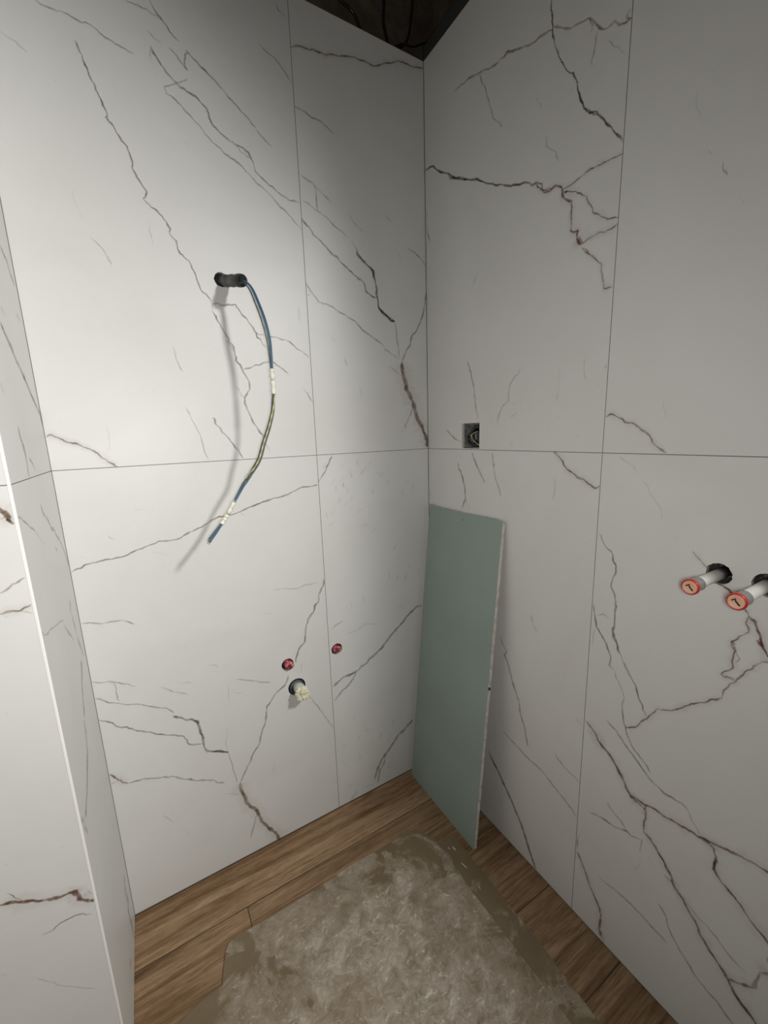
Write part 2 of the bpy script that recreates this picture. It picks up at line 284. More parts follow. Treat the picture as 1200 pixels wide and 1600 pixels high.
# ------------------------------------------------------------------ marble veins, drawn on the tiles in tenths of a millimetre
# each line: width, strength (percent), colour key, then points (across, height) on that wall
VEINS = {
 'L': '''
25 60 g -8943,20689 -8809,20645 -8617,20648 -8452,20660 -8307,20625 -8242,20609 -8186,20641 -8053,20609 -7957,20540 -7786,20491 -7645,20453 -7502,20414 -7410,20403
20 35 g -9551,19980 -9429,19912 -9304,19844 -9197,19783
30 75 g -8410,20259 -8362,20120 -8316,19960 -8267,19818 -8219,19662 -8170,19508 -8114,19398 -8087,19278 -8027,19110 -8067,19079 -8021,19018 -7954,18970 -7912,18860 -7836,18729 -7751,18656 -7727,18545 -7688,18398 -7701,18236 -7646,18110 -7563,17989 -7486,17864 -7577,17720 -7468,17621 -7299,17490 -7188,17365 -7110,17231 -7126,17099 -7005,16991 -7005,16837 -6971,16755 -6879,16668 -6774,16609 -6725,16436 -6674,16284 -6624,16107 -6501,15947 -6400,15785
27 50 g -7423,21307 -7238,21303 -7066,21307 -6977,21252 -6861,21243 -6778,21212
30 60 g -6987,21484 -6940,21394 -6856,21281 -6778,21212 -6697,21121 -6607,21023 -6500,20957
30 65 g -6381,20840 -6263,20754 -6062,20620 -5854,20490 -5602,20287 -5382,20127 -5157,19962 -4973,19808
30 50 g -4976,19774 -4939,19739 -4769,19592 -4611,19503
22 40 g -7088,20924 -6989,20843 -6857,20787
28 60 g -6719,20766 -6587,20677 -6475,20562 -6381,20470 -6433,20569 -6405,20704 -6322,20803 -6381,20840
37 70 g -7069,20664 -7025,20550 -6922,20416 -6818,20281 -6687,20170 -6573,20083 -6428,20051 -6280,20027 -6160,19923 -6057,19854 -6029,19697 -5953,19553 -5782,19435 -5555,19349 -5367,19293 -5201,19228 -5159,19151 -5098,18987
26 40 g -5463,19310 -5378,19180 -5235,19130 -5137,19112
33 60 g -5109,18988 -5061,18848 -4926,18754 -4769,18645 -4564,18544 -4332,18457 -4178,18441 -4008,18421
19 35 g -7072,20645 -7100,20485 -7077,20380
27 55 g -6399,20306 -6538,20200 -6893,19992 -6866,19877 -6707,19830 -6590,19748 -6455,19629 -6316,19508 -6156,19348 -5990,19206 -5751,19049 -5543,18982 -5314,18820 -5081,18630
30 50 g -5174,18711 -4942,18567 -4785,18455 -4626,18322 -4421,18176 -4253,18057 -4128,17926 -3985,17816
22 35 g -8643,16758 -8545,16668 -8434,16524 -8390,16429 -8332,16293
17 20 g -7529,17296 -7532,17106 -7503,16942 -7512,16769
14 15 g -8828,17590 -8814,17325 -8745,17185 -8731,17031
74 12 g -6628,19048 -6524,19015
53 12 g -8856,19476 -8812,19438
60 10 g -7048,20201 -7014,20156
26 40 g -4289,22547 -4220,22410 -4020,22339
28 45 g -4755,21550 -4604,21465 -4386,21408 -4250,21301 -4134,21186 -4007,21011
34 75 b -3981,21776 -3760,21875 -3563,21895 -3292,21940 -3064,21944 -2682,22052 -2236,22193 -1984,22208 -1702,22193 -1296,22393 -851,22601 -567,22630 -336,22642 -27,22726
35 50 g -3978,20564 -3752,20525 -3532,20445 -3211,20411 -3073,20338 -2935,20243
29 40 g -3963,19079 -3794,19033 -3590,18966 -3456,18861 -3272,18744 -3109,18620
34 50 g -3592,18946 -3528,18844 -3530,18606 -3505,18353
30 45 g -3900,18523 -3676,18416 -3506,18341 -3256,18244 -3019,18066 -2699,17877
34 45 g -2545,17821 -2397,17611 -2271,17436
55 85 d -2395,17609 -2388,17493 -2166,17345 -2008,17239 -1894,17143 -1876,17013 -1814,16792 -1809,16560 -1759,16372 -1756,16215 -1624,16072 -1404,15935 -1203,15854
74 70 d -2054,17258 -1885,17133 -1876,17021
83 70 d -1756,16215 -1624,16072 -1404,15935 -1203,15854
42 65 g -3956,18079 -3782,17915 -3652,17739 -3444,17614 -3257,17461 -3040,17308
44 70 g -3076,17376 -2934,17238 -2787,17135 -2571,17003 -2396,16880 -2238,16828 -2174,16704 -2157,16573 -1995,16490 -1795,16446
31 35 g -2614,18473 -2492,18318 -2184,18103
32 30 g -1410,18671 -1184,18527
35 40 g -726,17970 -389,17872 -150,17732 -12,17554
32 65 b -9985,12703 -9892,12761 -9752,12677 -9611,12583 -9474,12560 -9295,12440 -9128,12326 -9068,12220 -8951,12115 -8794,12000
22 35 g -8382,16451 -8333,16284
31 70 g -9985,9720 -9817,9780 -9736,9831 -9427,9880 -9074,9896 -8695,10004 -8214,10146 -7775,10135 -7440,10274
35 72 g -7440,10276 -7045,10436 -6759,10574 -6601,10578 -6232,10625 -5973,10724 -5623,10823 -5265,10899 -4898,10959 -4512,11116 -3992,11146
25 20 g -6232,10625 -6101,10477
19 20 g -7347,14716 -7320,14407 -7202,14143
24 40 g -7236,13348 -7131,13027 -7047,12814 -6958,12461 -6854,12039
37 20 g -6962,12520 -6944,12413
30 10 g -8892,12963 -8860,12699 -8957,12348
33 12 g -9768,14033 -9682,14017
25 55 g -6368,15741 -6404,15576
35 70 g -6387,15739 -6276,15763 -6113,15735 -5961,15771 -5827,15786 -5778,15700 -5713,15578 -5587,15479 -5483,15319 -5397,15175 -5290,15010 -5163,14824
31 55 g -5397,15175 -5197,15134 -4909,15111 -4571,15046 -4468,14974 -4364,14880 -4235,14820 -4020,14643
36 65 g -6404,15576 -6324,15477 -6267,15319 -6191,15161 -6079,14967 -5983,14786 -5963,14598 -5886,14392 -5823,14240 -5738,14088 -5676,13893 -5677,13793 -5757,13673 -5827,13572 -5840,13432 -5777,13252 -5696,13028 -5574,12779 -5448,12546
30 40 g -6138,14943 -6041,14782 -5959,14636
29 55 g -5823,14240 -5637,14307 -5468,14394 -5257,14464 -5045,14503 -4843,14365 -4618,14191
27 40 g -6016,13864 -5901,13630 -5829,13552
36 60 g -6650,13079 -6608,12942 -6477,12741 -6289,12494 -6113,12262 -6015,12029
45 20 g -4216,15955 -4203,15539
30 40 g -4239,13848 -4110,13702 -3999,13488
17 20 g -7350,14725 -7314,14461 -7197,14143
24 20 g -5415,12440 -5291,12137
38 65 g -3959,16548 -3851,16368 -3698,16209 -3601,16105
36 60 g -3601,16105 -3412,16091 -3201,16030 -3033,15919 -2946,15902 -2793,15831 -2592,15756 -2369,15572 -2325,15509 -2092,15411 -1854,15270 -1610,15138
36 40 g -1610,15138 -1589,15024 -1364,14915 -1082,14764
23 35 g -3961,16247 -3857,16278
38 45 g -1203,15854 -1135,15554 -1104,15225 -1064,14807
45 60 g -13,16834 -46,16496 -123,16236 -269,15883 -440,15614 -608,15431 -639,15259 -807,15035 -994,14684
110 85 b -994,14684 -959,14429 -859,14131 -812,13870 -653,13607 -546,13384 -468,13113 -330,12837 -191,12555 -65,12317 -40,12055
43 45 g -573,13429 -664,13159 -867,12846 -900,12666
34 22 g -1453,14576 -1016,14298
33 30 g -2946,14718 -2844,14506
34 20 g -2497,13956 -2415,13669
38 30 g -1013,17765 -943,17582
39 20 g -3296,15214 -3213,15125
58 30 g -1022,12632 -996,12586
36 55 g -3497,11972 -3612,11746 -3754,11500 -3972,11214
47 65 g -4016,8287 -4017,8108 -4147,7881 -4218,7588 -4327,7511 -4421,7276 -4585,7113 -4686,6776 -4737,6424 -4899,6289 -5018,6037 -5083,5847
43 58 g -5333,5498 -5363,5349 -5476,5199 -5781,5027 -6034,4744 -6096,4354 -6206,4078 -6359,3628 -6582,3341 -6685,3129 -6814,2932 -7010,2605
32 30 g -4177,8195 -4630,8220 -4832,8152 -5303,8250 -5535,8255
34 35 g -4718,4543 -4504,4177 -4313,3783 -3963,3104
34 35 g -6799,5898 -6568,5799 -6267,5663 -5867,5465
29 35 g -8613,6361 -8498,6249 -8259,6065 -8028,5906
30 25 g -7441,6562 -7283,6518 -7214,6398
42 12 g -5909,7621 -5594,7562
27 20 g -7027,5768 -7034,5271
30 15 g -7005,5560 -6648,5424
29 20 g -8157,6284 -7896,6211
34 20 g -4862,5772 -4963,5431
38 35 g -3859,6590 -3662,6686 -3436,6743
42 22 g -3266,6253 -2917,6291 -2615,6403 -2195,6285
65 70 g -359,6494 -588,6504 -762,6398 -935,6293 -1175,6089 -1512,5856 -1812,5617 -2043,5391 -2301,5236 -2553,5141 -2650,5026 -2894,4963 -2959,4868 -3287,4808 -3519,4804 -3783,4670 -3938,4613
53 55 g -3078,4880 -3180,4624 -3395,4439 -3603,4342 -3904,4081
85 60 g -865,2113 -939,2044 -1227,1868 -1510,1761 -1724,1526 -2005,1260 -2213,1095 -2389,850 -2572,411
67 50 g -2074,1227 -2155,867 -2329,687 -2448,212
60 20 g -3599,757 -3455,583
78 25 g -3282,326 -3415,169 -3547,13
53 15 g -3029,322 -2580,215
25 40 g -9985,6998 -9801,6906 -9649,6886 -9393,6724 -9128,6573
21 45 g -9649,6886 -9550,6746 -9558,6540 -9531,6293
29 50 g -9983,6550 -9792,6407 -9536,6252 -9190,6092 -8917,5912 -8675,5758 -8548,5706 -8413,5520
49 75 d -8446,5437 -8276,5325 -8060,5176 -7895,5029 -7862,4807 -7817,4547 -7808,4179 -7770,4070 -7559,3938 -7218,3744
62 60 d -8060,5176 -7895,5029 -7881,4934
66 50 d -7653,3996 -7218,3744
35 65 g -9985,5964 -9827,5858 -9722,5759 -9656,5650 -9466,5556 -9320,5404 -9045,5227 -8847,5070 -8596,4929 -8272,4753 -8196,4600 -8185,4488 -8053,4385 -7817,4323
40 70 b -9985,4427 -9879,4280 -9759,4104 -9628,3994
39 50 g -9628,3994 -9441,3965 -9292,3950 -9085,3854 -8958,3799 -8785,3727 -8566,3631 -8396,3464 -8217,3351 -7940,3193 -7653,3042 -7589,2913 -7416,2821
34 40 g -9985,4136 -9874,4165
26 45 g -7218,3744 -7170,3434 -7130,3028 -7084,2678
25 20 g -7167,4501 -7265,4049 -7218,3744
84 85 b -7010,2605 -7005,2371 -6887,1869 -6666,1504 -6575,1242 -6438,809 -6228,466 -6098,204 -6057,-41
34 45 g -6638,1314 -6742,992 -6894,593
29 20 g -9004,2665 -8812,2334
34 12 g -9285,3131 -9233,3011
29 20 g -8530,1877 -8459,1639
30 20 g -7451,2482 -7072,2241
33 18 g -5966,2841 -6056,2477
28 50 b -9985,8496 -9823,8459 -9588,8369 -9397,8369 -9176,8328 -9083,8282 -8946,8181
28 15 b -9679,8386 -9569,8274
25 25 g -9209,10459 -9085,10344
28 12 g -8637,10963 -8308,10968
47 10 g -8372,9906 -8175,9829 -7977,9710
29 12 g -9779,10047 -9666,10007
72 14 g -3334,10713 -3377,10603 -3360,10566 -3316,10478
77 14 g -2502,11475 -2532,11440 -2569,11334 -2639,11295
89 13 g -2426,9788 -2478,9708 -2502,9685 -2611,9614
69 10 g -2556,11150 -2557,11074 -2564,11015 -2570,10954
32 18 g -2110,9575 -2167,9514 -2265,9514 -2293,9411
55 20 g -2934,11547 -2941,11470 -2924,11376 -2905,11260
76 13 g -3165,11703 -3154,11681 -3208,11609 -3209,11569
84 14 g -2903,10688 -2912,10632 -2981,10562 -3027,10527
68 17 g -2703,11804 -2668,11767 -2675,11676 -2678,11616
39 13 g -3700,11770 -3727,11705 -3787,11634 -3835,11547
47 12 g -2229,11765 -2225,11690 -2297,11608 -2290,11554
77 18 g -2141,10794 -2142,10772 -2226,10766 -2246,10731
48 13 g -3394,11286 -3488,11244 -3499,11192 -3578,11138
67 14 g -1893,11404 -1861,11330 -1764,11294 -1714,11180
76 15 g -3213,11137 -3189,11110 -3174,11033 -3164,10982
50 17 g -3788,10294 -3786,10220 -3757,10203 -3762,10124
27 11 g -3102,11413 -3079,11332 -3108,11304 -3149,11180
29 14 g -3265,10746 -3317,10682 -3319,10623 -3274,10511
29 10 g -3159,11187 -3182,11119 -3185,11034 -3146,10970
53 11 g -3071,10515 -3134,10492 -3172,10432 -3217,10392
32 18 g -2780,10258 -2713,10227 -2683,10147 -2692,10113
33 9 g -2522,9797 -2620,9749 -2680,9725 -2685,9672
69 14 g -2031,11368 -1939,11294 -1865,11234 -1817,11193
71 13 g -2372,11589 -2401,11489 -2480,11459 -2541,11365
65 14 g -3100,10991 -3041,10931 -3054,10887 -3057,10793
37 15 g -2901,10401 -2886,10384 -2956,10348 -3010,10353
51 13 g -3169,11347 -3214,11266 -3252,11227 -3324,11170
51 17 g -3469,11076 -3441,11020 -3439,10929 -3409,10864
38 11 g -2079,10902 -2157,10802 -2187,10713 -2234,10683
41 12 g -3479,10325 -3544,10298 -3583,10262 -3693,10173
42 16 g -2686,10315 -2666,10262 -2579,10219 -2569,10189
39 17 g -3602,9960 -3651,9918 -3714,9905 -3728,9872
39 19 g -1879,10232 -1877,10166 -1901,10157 -1911,10085
28 17 g -2479,11536 -2502,11520 -2538,11501 -2600,11496
52 9 g -760,10997 -755,10967 -826,10910 -847,10854
59 12 g -1076,10723 -1071,10642 -1017,10509 -1056,10458
82 13 g -669,10720 -681,10650 -725,10629 -700,10594
31 12 g -451,11151 -473,11125 -485,11042 -531,10958
92 7 g -892,11068 -924,11007 -896,10944 -924,10849
83 11 g -711,10904 -649,10791 -627,10742 -557,10731
33 7 g -479,10699 -516,10683 -567,10634 -658,10622
74 9 g -1554,11110 -1604,11067 -1613,11010 -1697,10927
53 7 g -1305,11074 -1270,11025 -1316,10977 -1356,10935
29 14 g -1733,11666 -1680,11578 -1634,11536 -1630,11455
93 9 g -3215,3275 -3259,3259 -3227,3173 -3236,3106
43 7 g -3188,2948 -3228,2833 -3290,2862 -3390,2832
100 7 g -3577,2327 -3635,2282 -3668,2325 -3757,2286
82 10 g -3163,1725 -3087,1661 -3073,1541 -3036,1472
90 7 g -2854,2868 -2873,2782 -2924,2757 -2991,2739
58 10 g -2800,1725 -2797,1672 -2805,1661 -2831,1601
71 7 g -3542,2838 -3619,2805 -3648,2830 -3698,2779
78 7 g -3298,1545 -3264,1444 -3247,1397 -3253,1323
45 12 g -3732,1783 -3698,1636 -3642,1518 -3604,1378
41 12 g -2740,3054 -2822,3004 -2870,2989 -2959,2933
108 13 g -2194,2175 -2174,2083 -2259,2057 -2316,1995
126 15 g -1898,842 -1914,699 -1960,643 -2023,567
53 14 g -3143,1573 -3145,1495 -3165,1446 -3130,1403
50 8 g -2141,2452 -2132,2333 -2060,2224 -2004,2145
93 6 g -3084,2454 -3111,2414 -3090,2294 -3152,2282
38 7 g -3475,2544 -3441,2455 -3443,2374 -3455,2379
65 13 g -2842,2636 -2788,2505 -2733,2450 -2717,2357
82 15 g -1784,1138 -1791,1080 -1773,1058 -1790,1029
83 10 g -1767,1871 -1856,1812 -1930,1767 -1949,1607
83 7 g -2955,2464 -3054,2420 -3101,2357 -3121,2301
77 8 g -2515,2016 -2576,1995 -2568,1935 -2542,1822
53 16 g -1754,2490 -1706,2308 -1756,2265 -1762,2178
30 7 g -3334,7221 -3301,7176 -3288,7170 -3313,7072
39 5 g -2242,6868 -2260,6832 -2272,6785 -2251,6759
50 6 g -1355,6852 -1317,6716 -1327,6658 -1293,6493
58 10 g -3177,7372 -3121,7210 -3114,7160 -3158,7029
66 12 g -2666,7385 -2684,7303 -2681,7216 -2649,7144
31 11 g -1134,6776 -1224,6758 -1255,6684 -1355,6674
64 7 g -1297,5474 -1361,5396 -1434,5336 -1465,5283
53 9 g -2575,6435 -2708,6409 -2797,6436 -2873,6361
92 22 g -1368,7820 -1341,7765 -1395,7699 -1432,7645
49 18 g -1680,8082 -1671,7932 -1682,7831 -1662,7757
52 10 g -1173,8635 -1250,8546 -1270,8478 -1360,8396
68 23 g -979,7802 -998,7747 -1042,7689 -1053,7585
66 16 g -1360,8918 -1400,8868 -1427,8804 -1529,8749
58 16 g -827,8142 -901,8127 -856,8030 -914,8060
75 19 g -474,7828 -496,7795 -498,7706 -497,7615
17 5 g -9700,14290 -9697,14238 -9719,14215 -9741,14150
22 6 g -8589,14038 -8636,14029 -8657,13984 -8694,13926
29 4 g -7783,14685 -7815,14651 -7827,14617 -7829,14631
36 5 g -9524,14264 -9529,14218 -9515,14192 -9508,14160
22 7 g -9695,13069 -9702,13060 -9700,12996 -9712,12975
18 5 g -8415,14360 -8437,14358 -8459,14317 -8492,14271
26 7 g -8101,13758 -8111,13703 -8137,13691 -8133,13629
24 6 g -8026,13606 -8092,13566 -8098,13557 -8144,13524
19 5 g -8749,13957 -8743,13943 -8732,13913 -8708,13897
47 3 g -9560,13641 -9543,13639 -9553,13638 -9554,13610
43 7 g -7841,13780 -7862,13739 -7880,13725 -7857,13675
24 6 g -9843,13170 -9859,13159 -9878,13144 -9887,13131
34 5 g -6807,7401 -6852,7344 -6884,7334 -6927,7262
58 4 g -7908,7326 -7950,7251 -7976,7237 -8059,7171
60 4 g -6813,7741 -6861,7661 -6844,7617 -6907,7569
64 3 g -8098,7351 -8139,7283 -8157,7280 -8163,7222
28 4 g -6540,7431 -6600,7394 -6609,7359 -6675,7328
48 5 g -7601,7605 -7606,7552 -7615,7505 -7626,7445''',
 'R': '''
39 30 g -69,19097 -59,18640 -221,18160
41 95 d -28,20162 -426,20072 -558,19910 -775,19745 -1070,19573 -1355,19319 -1781,19082 -2219,18886 -2566,18622 -2831,18468 -3209,18270 -3565,18123 -3874,18016 -4012,17902 -4116,17910 -4273,17817 -4279,17702
55 80 d -1070,19573 -1355,19319 -1781,19082
30 80 r -4012,17902 -4117,17890 -4227,17726 -4333,17610 -4483,17571 -4624,17615 -4770,17511 -4820,17434
22 70 r -4225,17765 -4382,17636 -4531,17586 -4649,17592
27 65 b -4819,17452 -5042,17453 -5254,17489 -5456,17514 -5654,17490 -5824,17484 -6060,17455
36 80 r -4820,17434 -4800,17390 -4853,17259 -5040,17129 -5038,16946 -5042,16587 -5209,16521 -5195,16383 -5270,16230
53 80 r -4786,17468 -4843,17281
23 75 b -4846,17376 -5142,17251 -5364,17075 -5436,16913 -5552,16693 -5720,16556 -5842,16472 -6059,16408
27 65 r -5270,16230 -5459,16266 -5679,16302 -5819,16254 -5970,16271 -6059,16311
99 70 r -5204,16380 -5266,16292 -5327,16209
23 65 b -5317,16177 -5476,15996 -5674,15804 -5782,15688 -5807,15499 -5862,15227 -6048,15217
31 60 b -5341,16133 -5499,15970
27 80 d -4349,21056 -4369,20849 -4401,20503 -4457,20301 -4538,20050 -4640,19818 -4738,19650 -4922,19440 -5041,19204 -5073,19023 -5148,18817 -5219,18662 -5349,18512 -5535,18366 -5638,18244 -5783,18037 -5925,17835 -6044,17663
31 60 d -5073,19023 -5148,18817 -5219,18662 -5349,18512 -5535,18366 -5638,18244 -5783,18037
32 55 b -4421,20554 -4607,20405 -4788,20261 -5000,20187 -5202,20132 -5349,19952 -5453,19803 -5570,19705 -5680,19686 -5749,19699 -5828,19574 -5951,19520 -6050,19517
28 50 b -5242,20119 -5311,19949 -5279,19852
17 40 b -5283,20073 -5391,19892 -5493,19760
40 50 b -6050,19517 -5959,19625 -6021,19677
96 30 r -5950,19534 -6040,19525
29 35 b -5417,19785 -5390,19624 -5363,19461 -5346,19259
15 45 g -5621,19509 -5780,19282 -5971,19052
39 55 b -4401,20503 -4235,20571 -4090,20623 -3942,20624 -3683,20733 -3411,20848 -3184,20966 -3069,20932 -2831,20959 -2517,21069 -2254,21161 -1909,21281 -1620,21319 -1355,21322
68 35 b -3439,20836 -3184,20966 -3081,20924
29 45 g -2254,21140 -2358,20895 -2526,20592 -2628,20332 -2730,20034 -2796,19876 -2986,19709 -3081,19538
25 25 g -4039,19590 -4107,19425
42 30 g -4107,19407 -4192,19286
22 40 g -4328,18714 -4339,18494 -4491,18343 -4618,18170 -4672,18037
39 30 g -67,18518 -205,18177
40 20 g -2214,16637 -2069,16348
22 30 g -4873,19196 -4942,19104
17 12 g -7226,17727 -7236,17477 -7337,17145
23 25 g -7455,16766 -7517,16678
21 50 g -7678,16501 -7751,16289
28 35 g -7715,16388 -7756,16281
31 12 g -7496,17908 -7399,17855
16 15 g -7951,15911 -8027,15770
45 40 g -1893,14473 -2028,14193 -2130,13877 -2199,13522 -2268,13166 -2337,12854
42 28 g -3806,14022 -3785,13911 -3611,13800 -3485,13640 -3470,13286 -3257,13141 -3150,12942 -3100,12695
34 20 g -3709,13227 -3582,13138
31 20 g -3770,12948 -3511,12863
42 12 g -4920,13894 -4938,13583 -4904,13061
28 20 g -5517,13967 -5536,13674 -5601,13519
40 45 g -956,12599 -1337,12326 -1651,12206
56 60 g -1486,11626 -1523,11457 -1706,11176 -1816,10893 -1854,10505 -1711,10188
39 30 g -1854,10505 -2034,10210
50 50 g -2119,11931 -2188,11771 -2357,11502 -2523,11259 -2673,11065
43 30 g -2913,11949 -2981,11623 -3049,11275 -3173,11021 -3269,10722
72 30 g -2980,11645 -2995,11536
36 75 b -4875,12004 -5121,11798 -5169,11690 -5360,11556 -5506,11451 -5663,11416 -5801,11322 -5954,11243 -6065,11295
31 20 g -4928,11415 -4962,11190 -4902,10838
55 40 g -46,10561 -134,10433
77 10 g -4829,9877 -4856,9802
26 15 g -5737,9974 -5832,9995
60 12 g -5841,13395 -5931,13337
55 15 g -5939,13225 -6006,13250
41 30 g -6019,13763 -6015,13686
28 75 b -6087,12736 -6207,12786 -6343,12707 -6477,12614 -6602,12597 -6777,12477 -6962,12347 -7013,12249 -7121,12131 -7280,12026
32 65 g -6095,10257 -6168,10247 -6213,10114 -6292,10000 -6400,9945 -6453,9799 -6525,9659 -6531,9484 -6465,9304 -6451,9173 -6537,9038 -6599,8770 -6597,8476 -6563,8221 -6649,8015 -6731,7753
33 45 g -6102,8645 -6143,8373 -6198,8125 -6369,7928 -6534,7659
28 35 g -6148,8414 -6346,8497 -6471,8419
23 25 g -6198,8125 -6147,7869 -6126,7622
23 65 b -7864,10292 -7993,10160 -8126,10033
32 85 r -8299,9820 -8394,9778 -8525,9691 -8656,9580 -8760,9392
34 90 r -8760,9392 -8851,9315 -8921,9146 -8967,8997 -9052,8867
22 70 r -8760,9392 -8732,9266 -8790,9119 -8695,9005 -8580,8851 -8627,8723 -8654,8676
19 50 r -8929,9065 -8948,8989 -8983,8948
19 20 g -7155,12981 -7186,12781 -7223,12665
25 14 g -6385,11946 -6651,11797 -6785,11647
23 14 g -6888,11498 -7015,11385 -7150,11152 -7278,10984 -7296,10771
38 25 g -7177,10577 -7196,10559
48 10 g -7487,10482 -7644,10514
35 12 g -6739,10093 -6804,10074
29 50 g -6144,8412 -6204,8139 -6384,7920 -6568,7583 -6544,7359 -6666,7315
29 35 g -6666,7315 -6739,7121 -6846,6969 -6926,6762
33 55 g -6926,6762 -6899,6531 -6964,6185 -7037,5974 -7166,5761 -7320,5658 -7491,5531 -7569,5423
33 65 g -6590,8584 -6589,8340 -6560,8205 -6699,7896 -6748,7754 -6878,7529 -7023,7318 -7145,7140 -7215,6935 -7302,6741 -7379,6646
26 75 b -6993,6121 -7209,6266 -7355,6546 -7539,6842 -7556,6907 -7865,7090 -8123,7378 -8370,7578 -8568,7755
21 70 b -8568,7755 -8569,7912 -8638,8082 -8725,8208 -8806,8374 -8903,8505 -8954,8610 -9078,8716 -9159,8782
24 70 r -8588,8884 -8655,8714 -8635,8592 -8655,8399 -8504,8204 -8561,8165 -8712,8178
20 50 r -8658,8693 -8733,8604 -8662,8493
40 90 r -8908,9028 -8994,8939 -9069,8805 -9170,8686
52 60 g -3340,6619 -3631,6310 -3536,6154 -3709,5908 -3854,5485 -3991,5228 -4127,4975
51 50 g -4127,4975 -4170,4667 -4339,4329 -4470,3829
40 40 g -4404,7741 -4470,7543
35 20 g -4471,7519 -4676,7307
51 40 g -3541,3672 -3919,3578 -4375,3445 -4858,3419 -5147,3317 -5480,3185 -5746,3067 -6054,2921
76 75 d -2983,2560 -3100,2424 -3405,2150 -3774,1759 -4132,1322 -4340,1080 -4480,841 -4688,428 -4923,67
46 35 g -5290,4239 -5588,4045 -5842,3987 -6041,3894
45 20 g -5838,5631 -6081,5455
48 75 b -6110,5689 -6341,5538 -6417,5381 -6658,5253 -6876,5051 -7050,4825 -7140,4671 -7246,4535 -7340,4527 -7542,4505
61 50 b -6392,5433 -6658,5253 -6876,5051 -7050,4825
34 30 g -6188,5528 -6284,5428
43 80 b -7221,4550 -7396,4591 -7588,4629 -7774,4665 -8042,4691 -8294,4730 -8497,4732 -8685,4798 -8901,4866 -9173,4940 -9335,4983 -9494,4989 -9584,5018
52 60 d -8497,4732 -8685,4798
29 70 b -7566,4638 -7542,4505 -7545,4171 -7556,3909
46 75 b -7573,3942 -7803,3800 -7882,3698 -8008,3585 -8135,3420 -8171,3277 -8316,3139 -8482,2973 -8643,2811 -8765,2606 -8920,2453 -9087,2326 -9222,2192 -9340,2041 -9496,1925 -9682,1810 -9794,1703
64 50 d -7882,3698 -8008,3585 -8135,3420
60 60 d -9222,2192 -9340,2041 -9496,1925 -9682,1810
37 50 g -6599,6022 -6826,5900 -7081,5659 -7322,5482 -7532,5294 -7725,5221 -7996,5194 -8166,5203 -8283,5152
28 30 g -8283,5152 -8352,4982 -8487,4833 -8592,4771
40 45 b -6357,3331 -6618,3445 -6830,3471 -7032,3518 -7222,3630 -7339,3604 -7518,3711
44 30 g -6749,4005 -6927,3829 -7218,3674
23 40 g -7551,3745 -7510,3354
21 20 g -7555,3260 -7463,2780
47 20 g -7687,3422 -7797,3378
49 70 b -6110,1926 -6292,1672 -6514,1251 -6755,942 -6820,724 -6811,413 -6840,185 -6961,41
29 40 g -6115,1935 -6130,2489
46 40 b -6696,1787 -7020,1832 -7462,1866 -7777,1814 -8219,1744
40 45 b -7963,2502 -8166,2333 -8258,2068 -8435,1854 -8670,1671 -8890,1549 -9135,1484 -9395,1343
34 35 b -8146,3309 -8401,3148 -8625,2998 -8873,2925 -9116,2779 -9451,2671
42 80 b -8612,4763 -8751,4712 -8810,4500 -8786,4282 -8900,4159 -9094,4050 -9244,3957 -9361,3829 -9504,3741 -9643,3655 -9746,3581
50 60 d -8788,4532 -8786,4282 -8879,4180
47 80 b -9222,2192 -9381,2338 -9557,2484
49 60 b -9557,2484 -9603,2835 -9615,2964
39 80 b -9608,2937 -9710,3046 -9795,3141
65 80 d -9676,3352 -9692,3265
56 40 b -8032,3306 -8125,3286 -8211,3322 -8141,3365
72 4 g -4196,13024 -4163,12976 -4199,12957 -4195,12950
72 8 g -3545,12244 -3605,12189 -3581,12138 -3613,12079
46 4 g -1893,12779 -1891,12704 -1903,12627 -1914,12570
63 5 g -5029,12855 -5002,12800 -4984,12785 -4909,12723
51 7 g -4910,12826 -4899,12750 -4899,12716 -4901,12675
37 4 g -5692,12877 -5732,12824 -5732,12805 -5740,12771
26 6 g -5470,12763 -5508,12734 -5513,12695 -5498,12656
63 4 g -4665,12602 -4703,12546 -4724,12496 -4783,12428
57 5 g -5516,12469 -5516,12443 -5471,12354 -5424,12304
85 5 g -2420,13472 -2416,13444 -2295,13379 -2267,13371
32 5 g -6535,9523 -6544,9487 -6530,9455 -6553,9412
34 3 g -6881,9662 -6823,9608 -6785,9532 -6776,9498
27 4 g -7026,10187 -7000,10159 -6982,10143 -6954,10104
31 5 g -7399,9966 -7418,9932 -7403,9900 -7409,9875
32 6 g -6898,10009 -6894,9979 -6881,9893 -6888,9859
18 6 g -6969,9990 -6971,9966 -6974,9931 -6967,9893''',
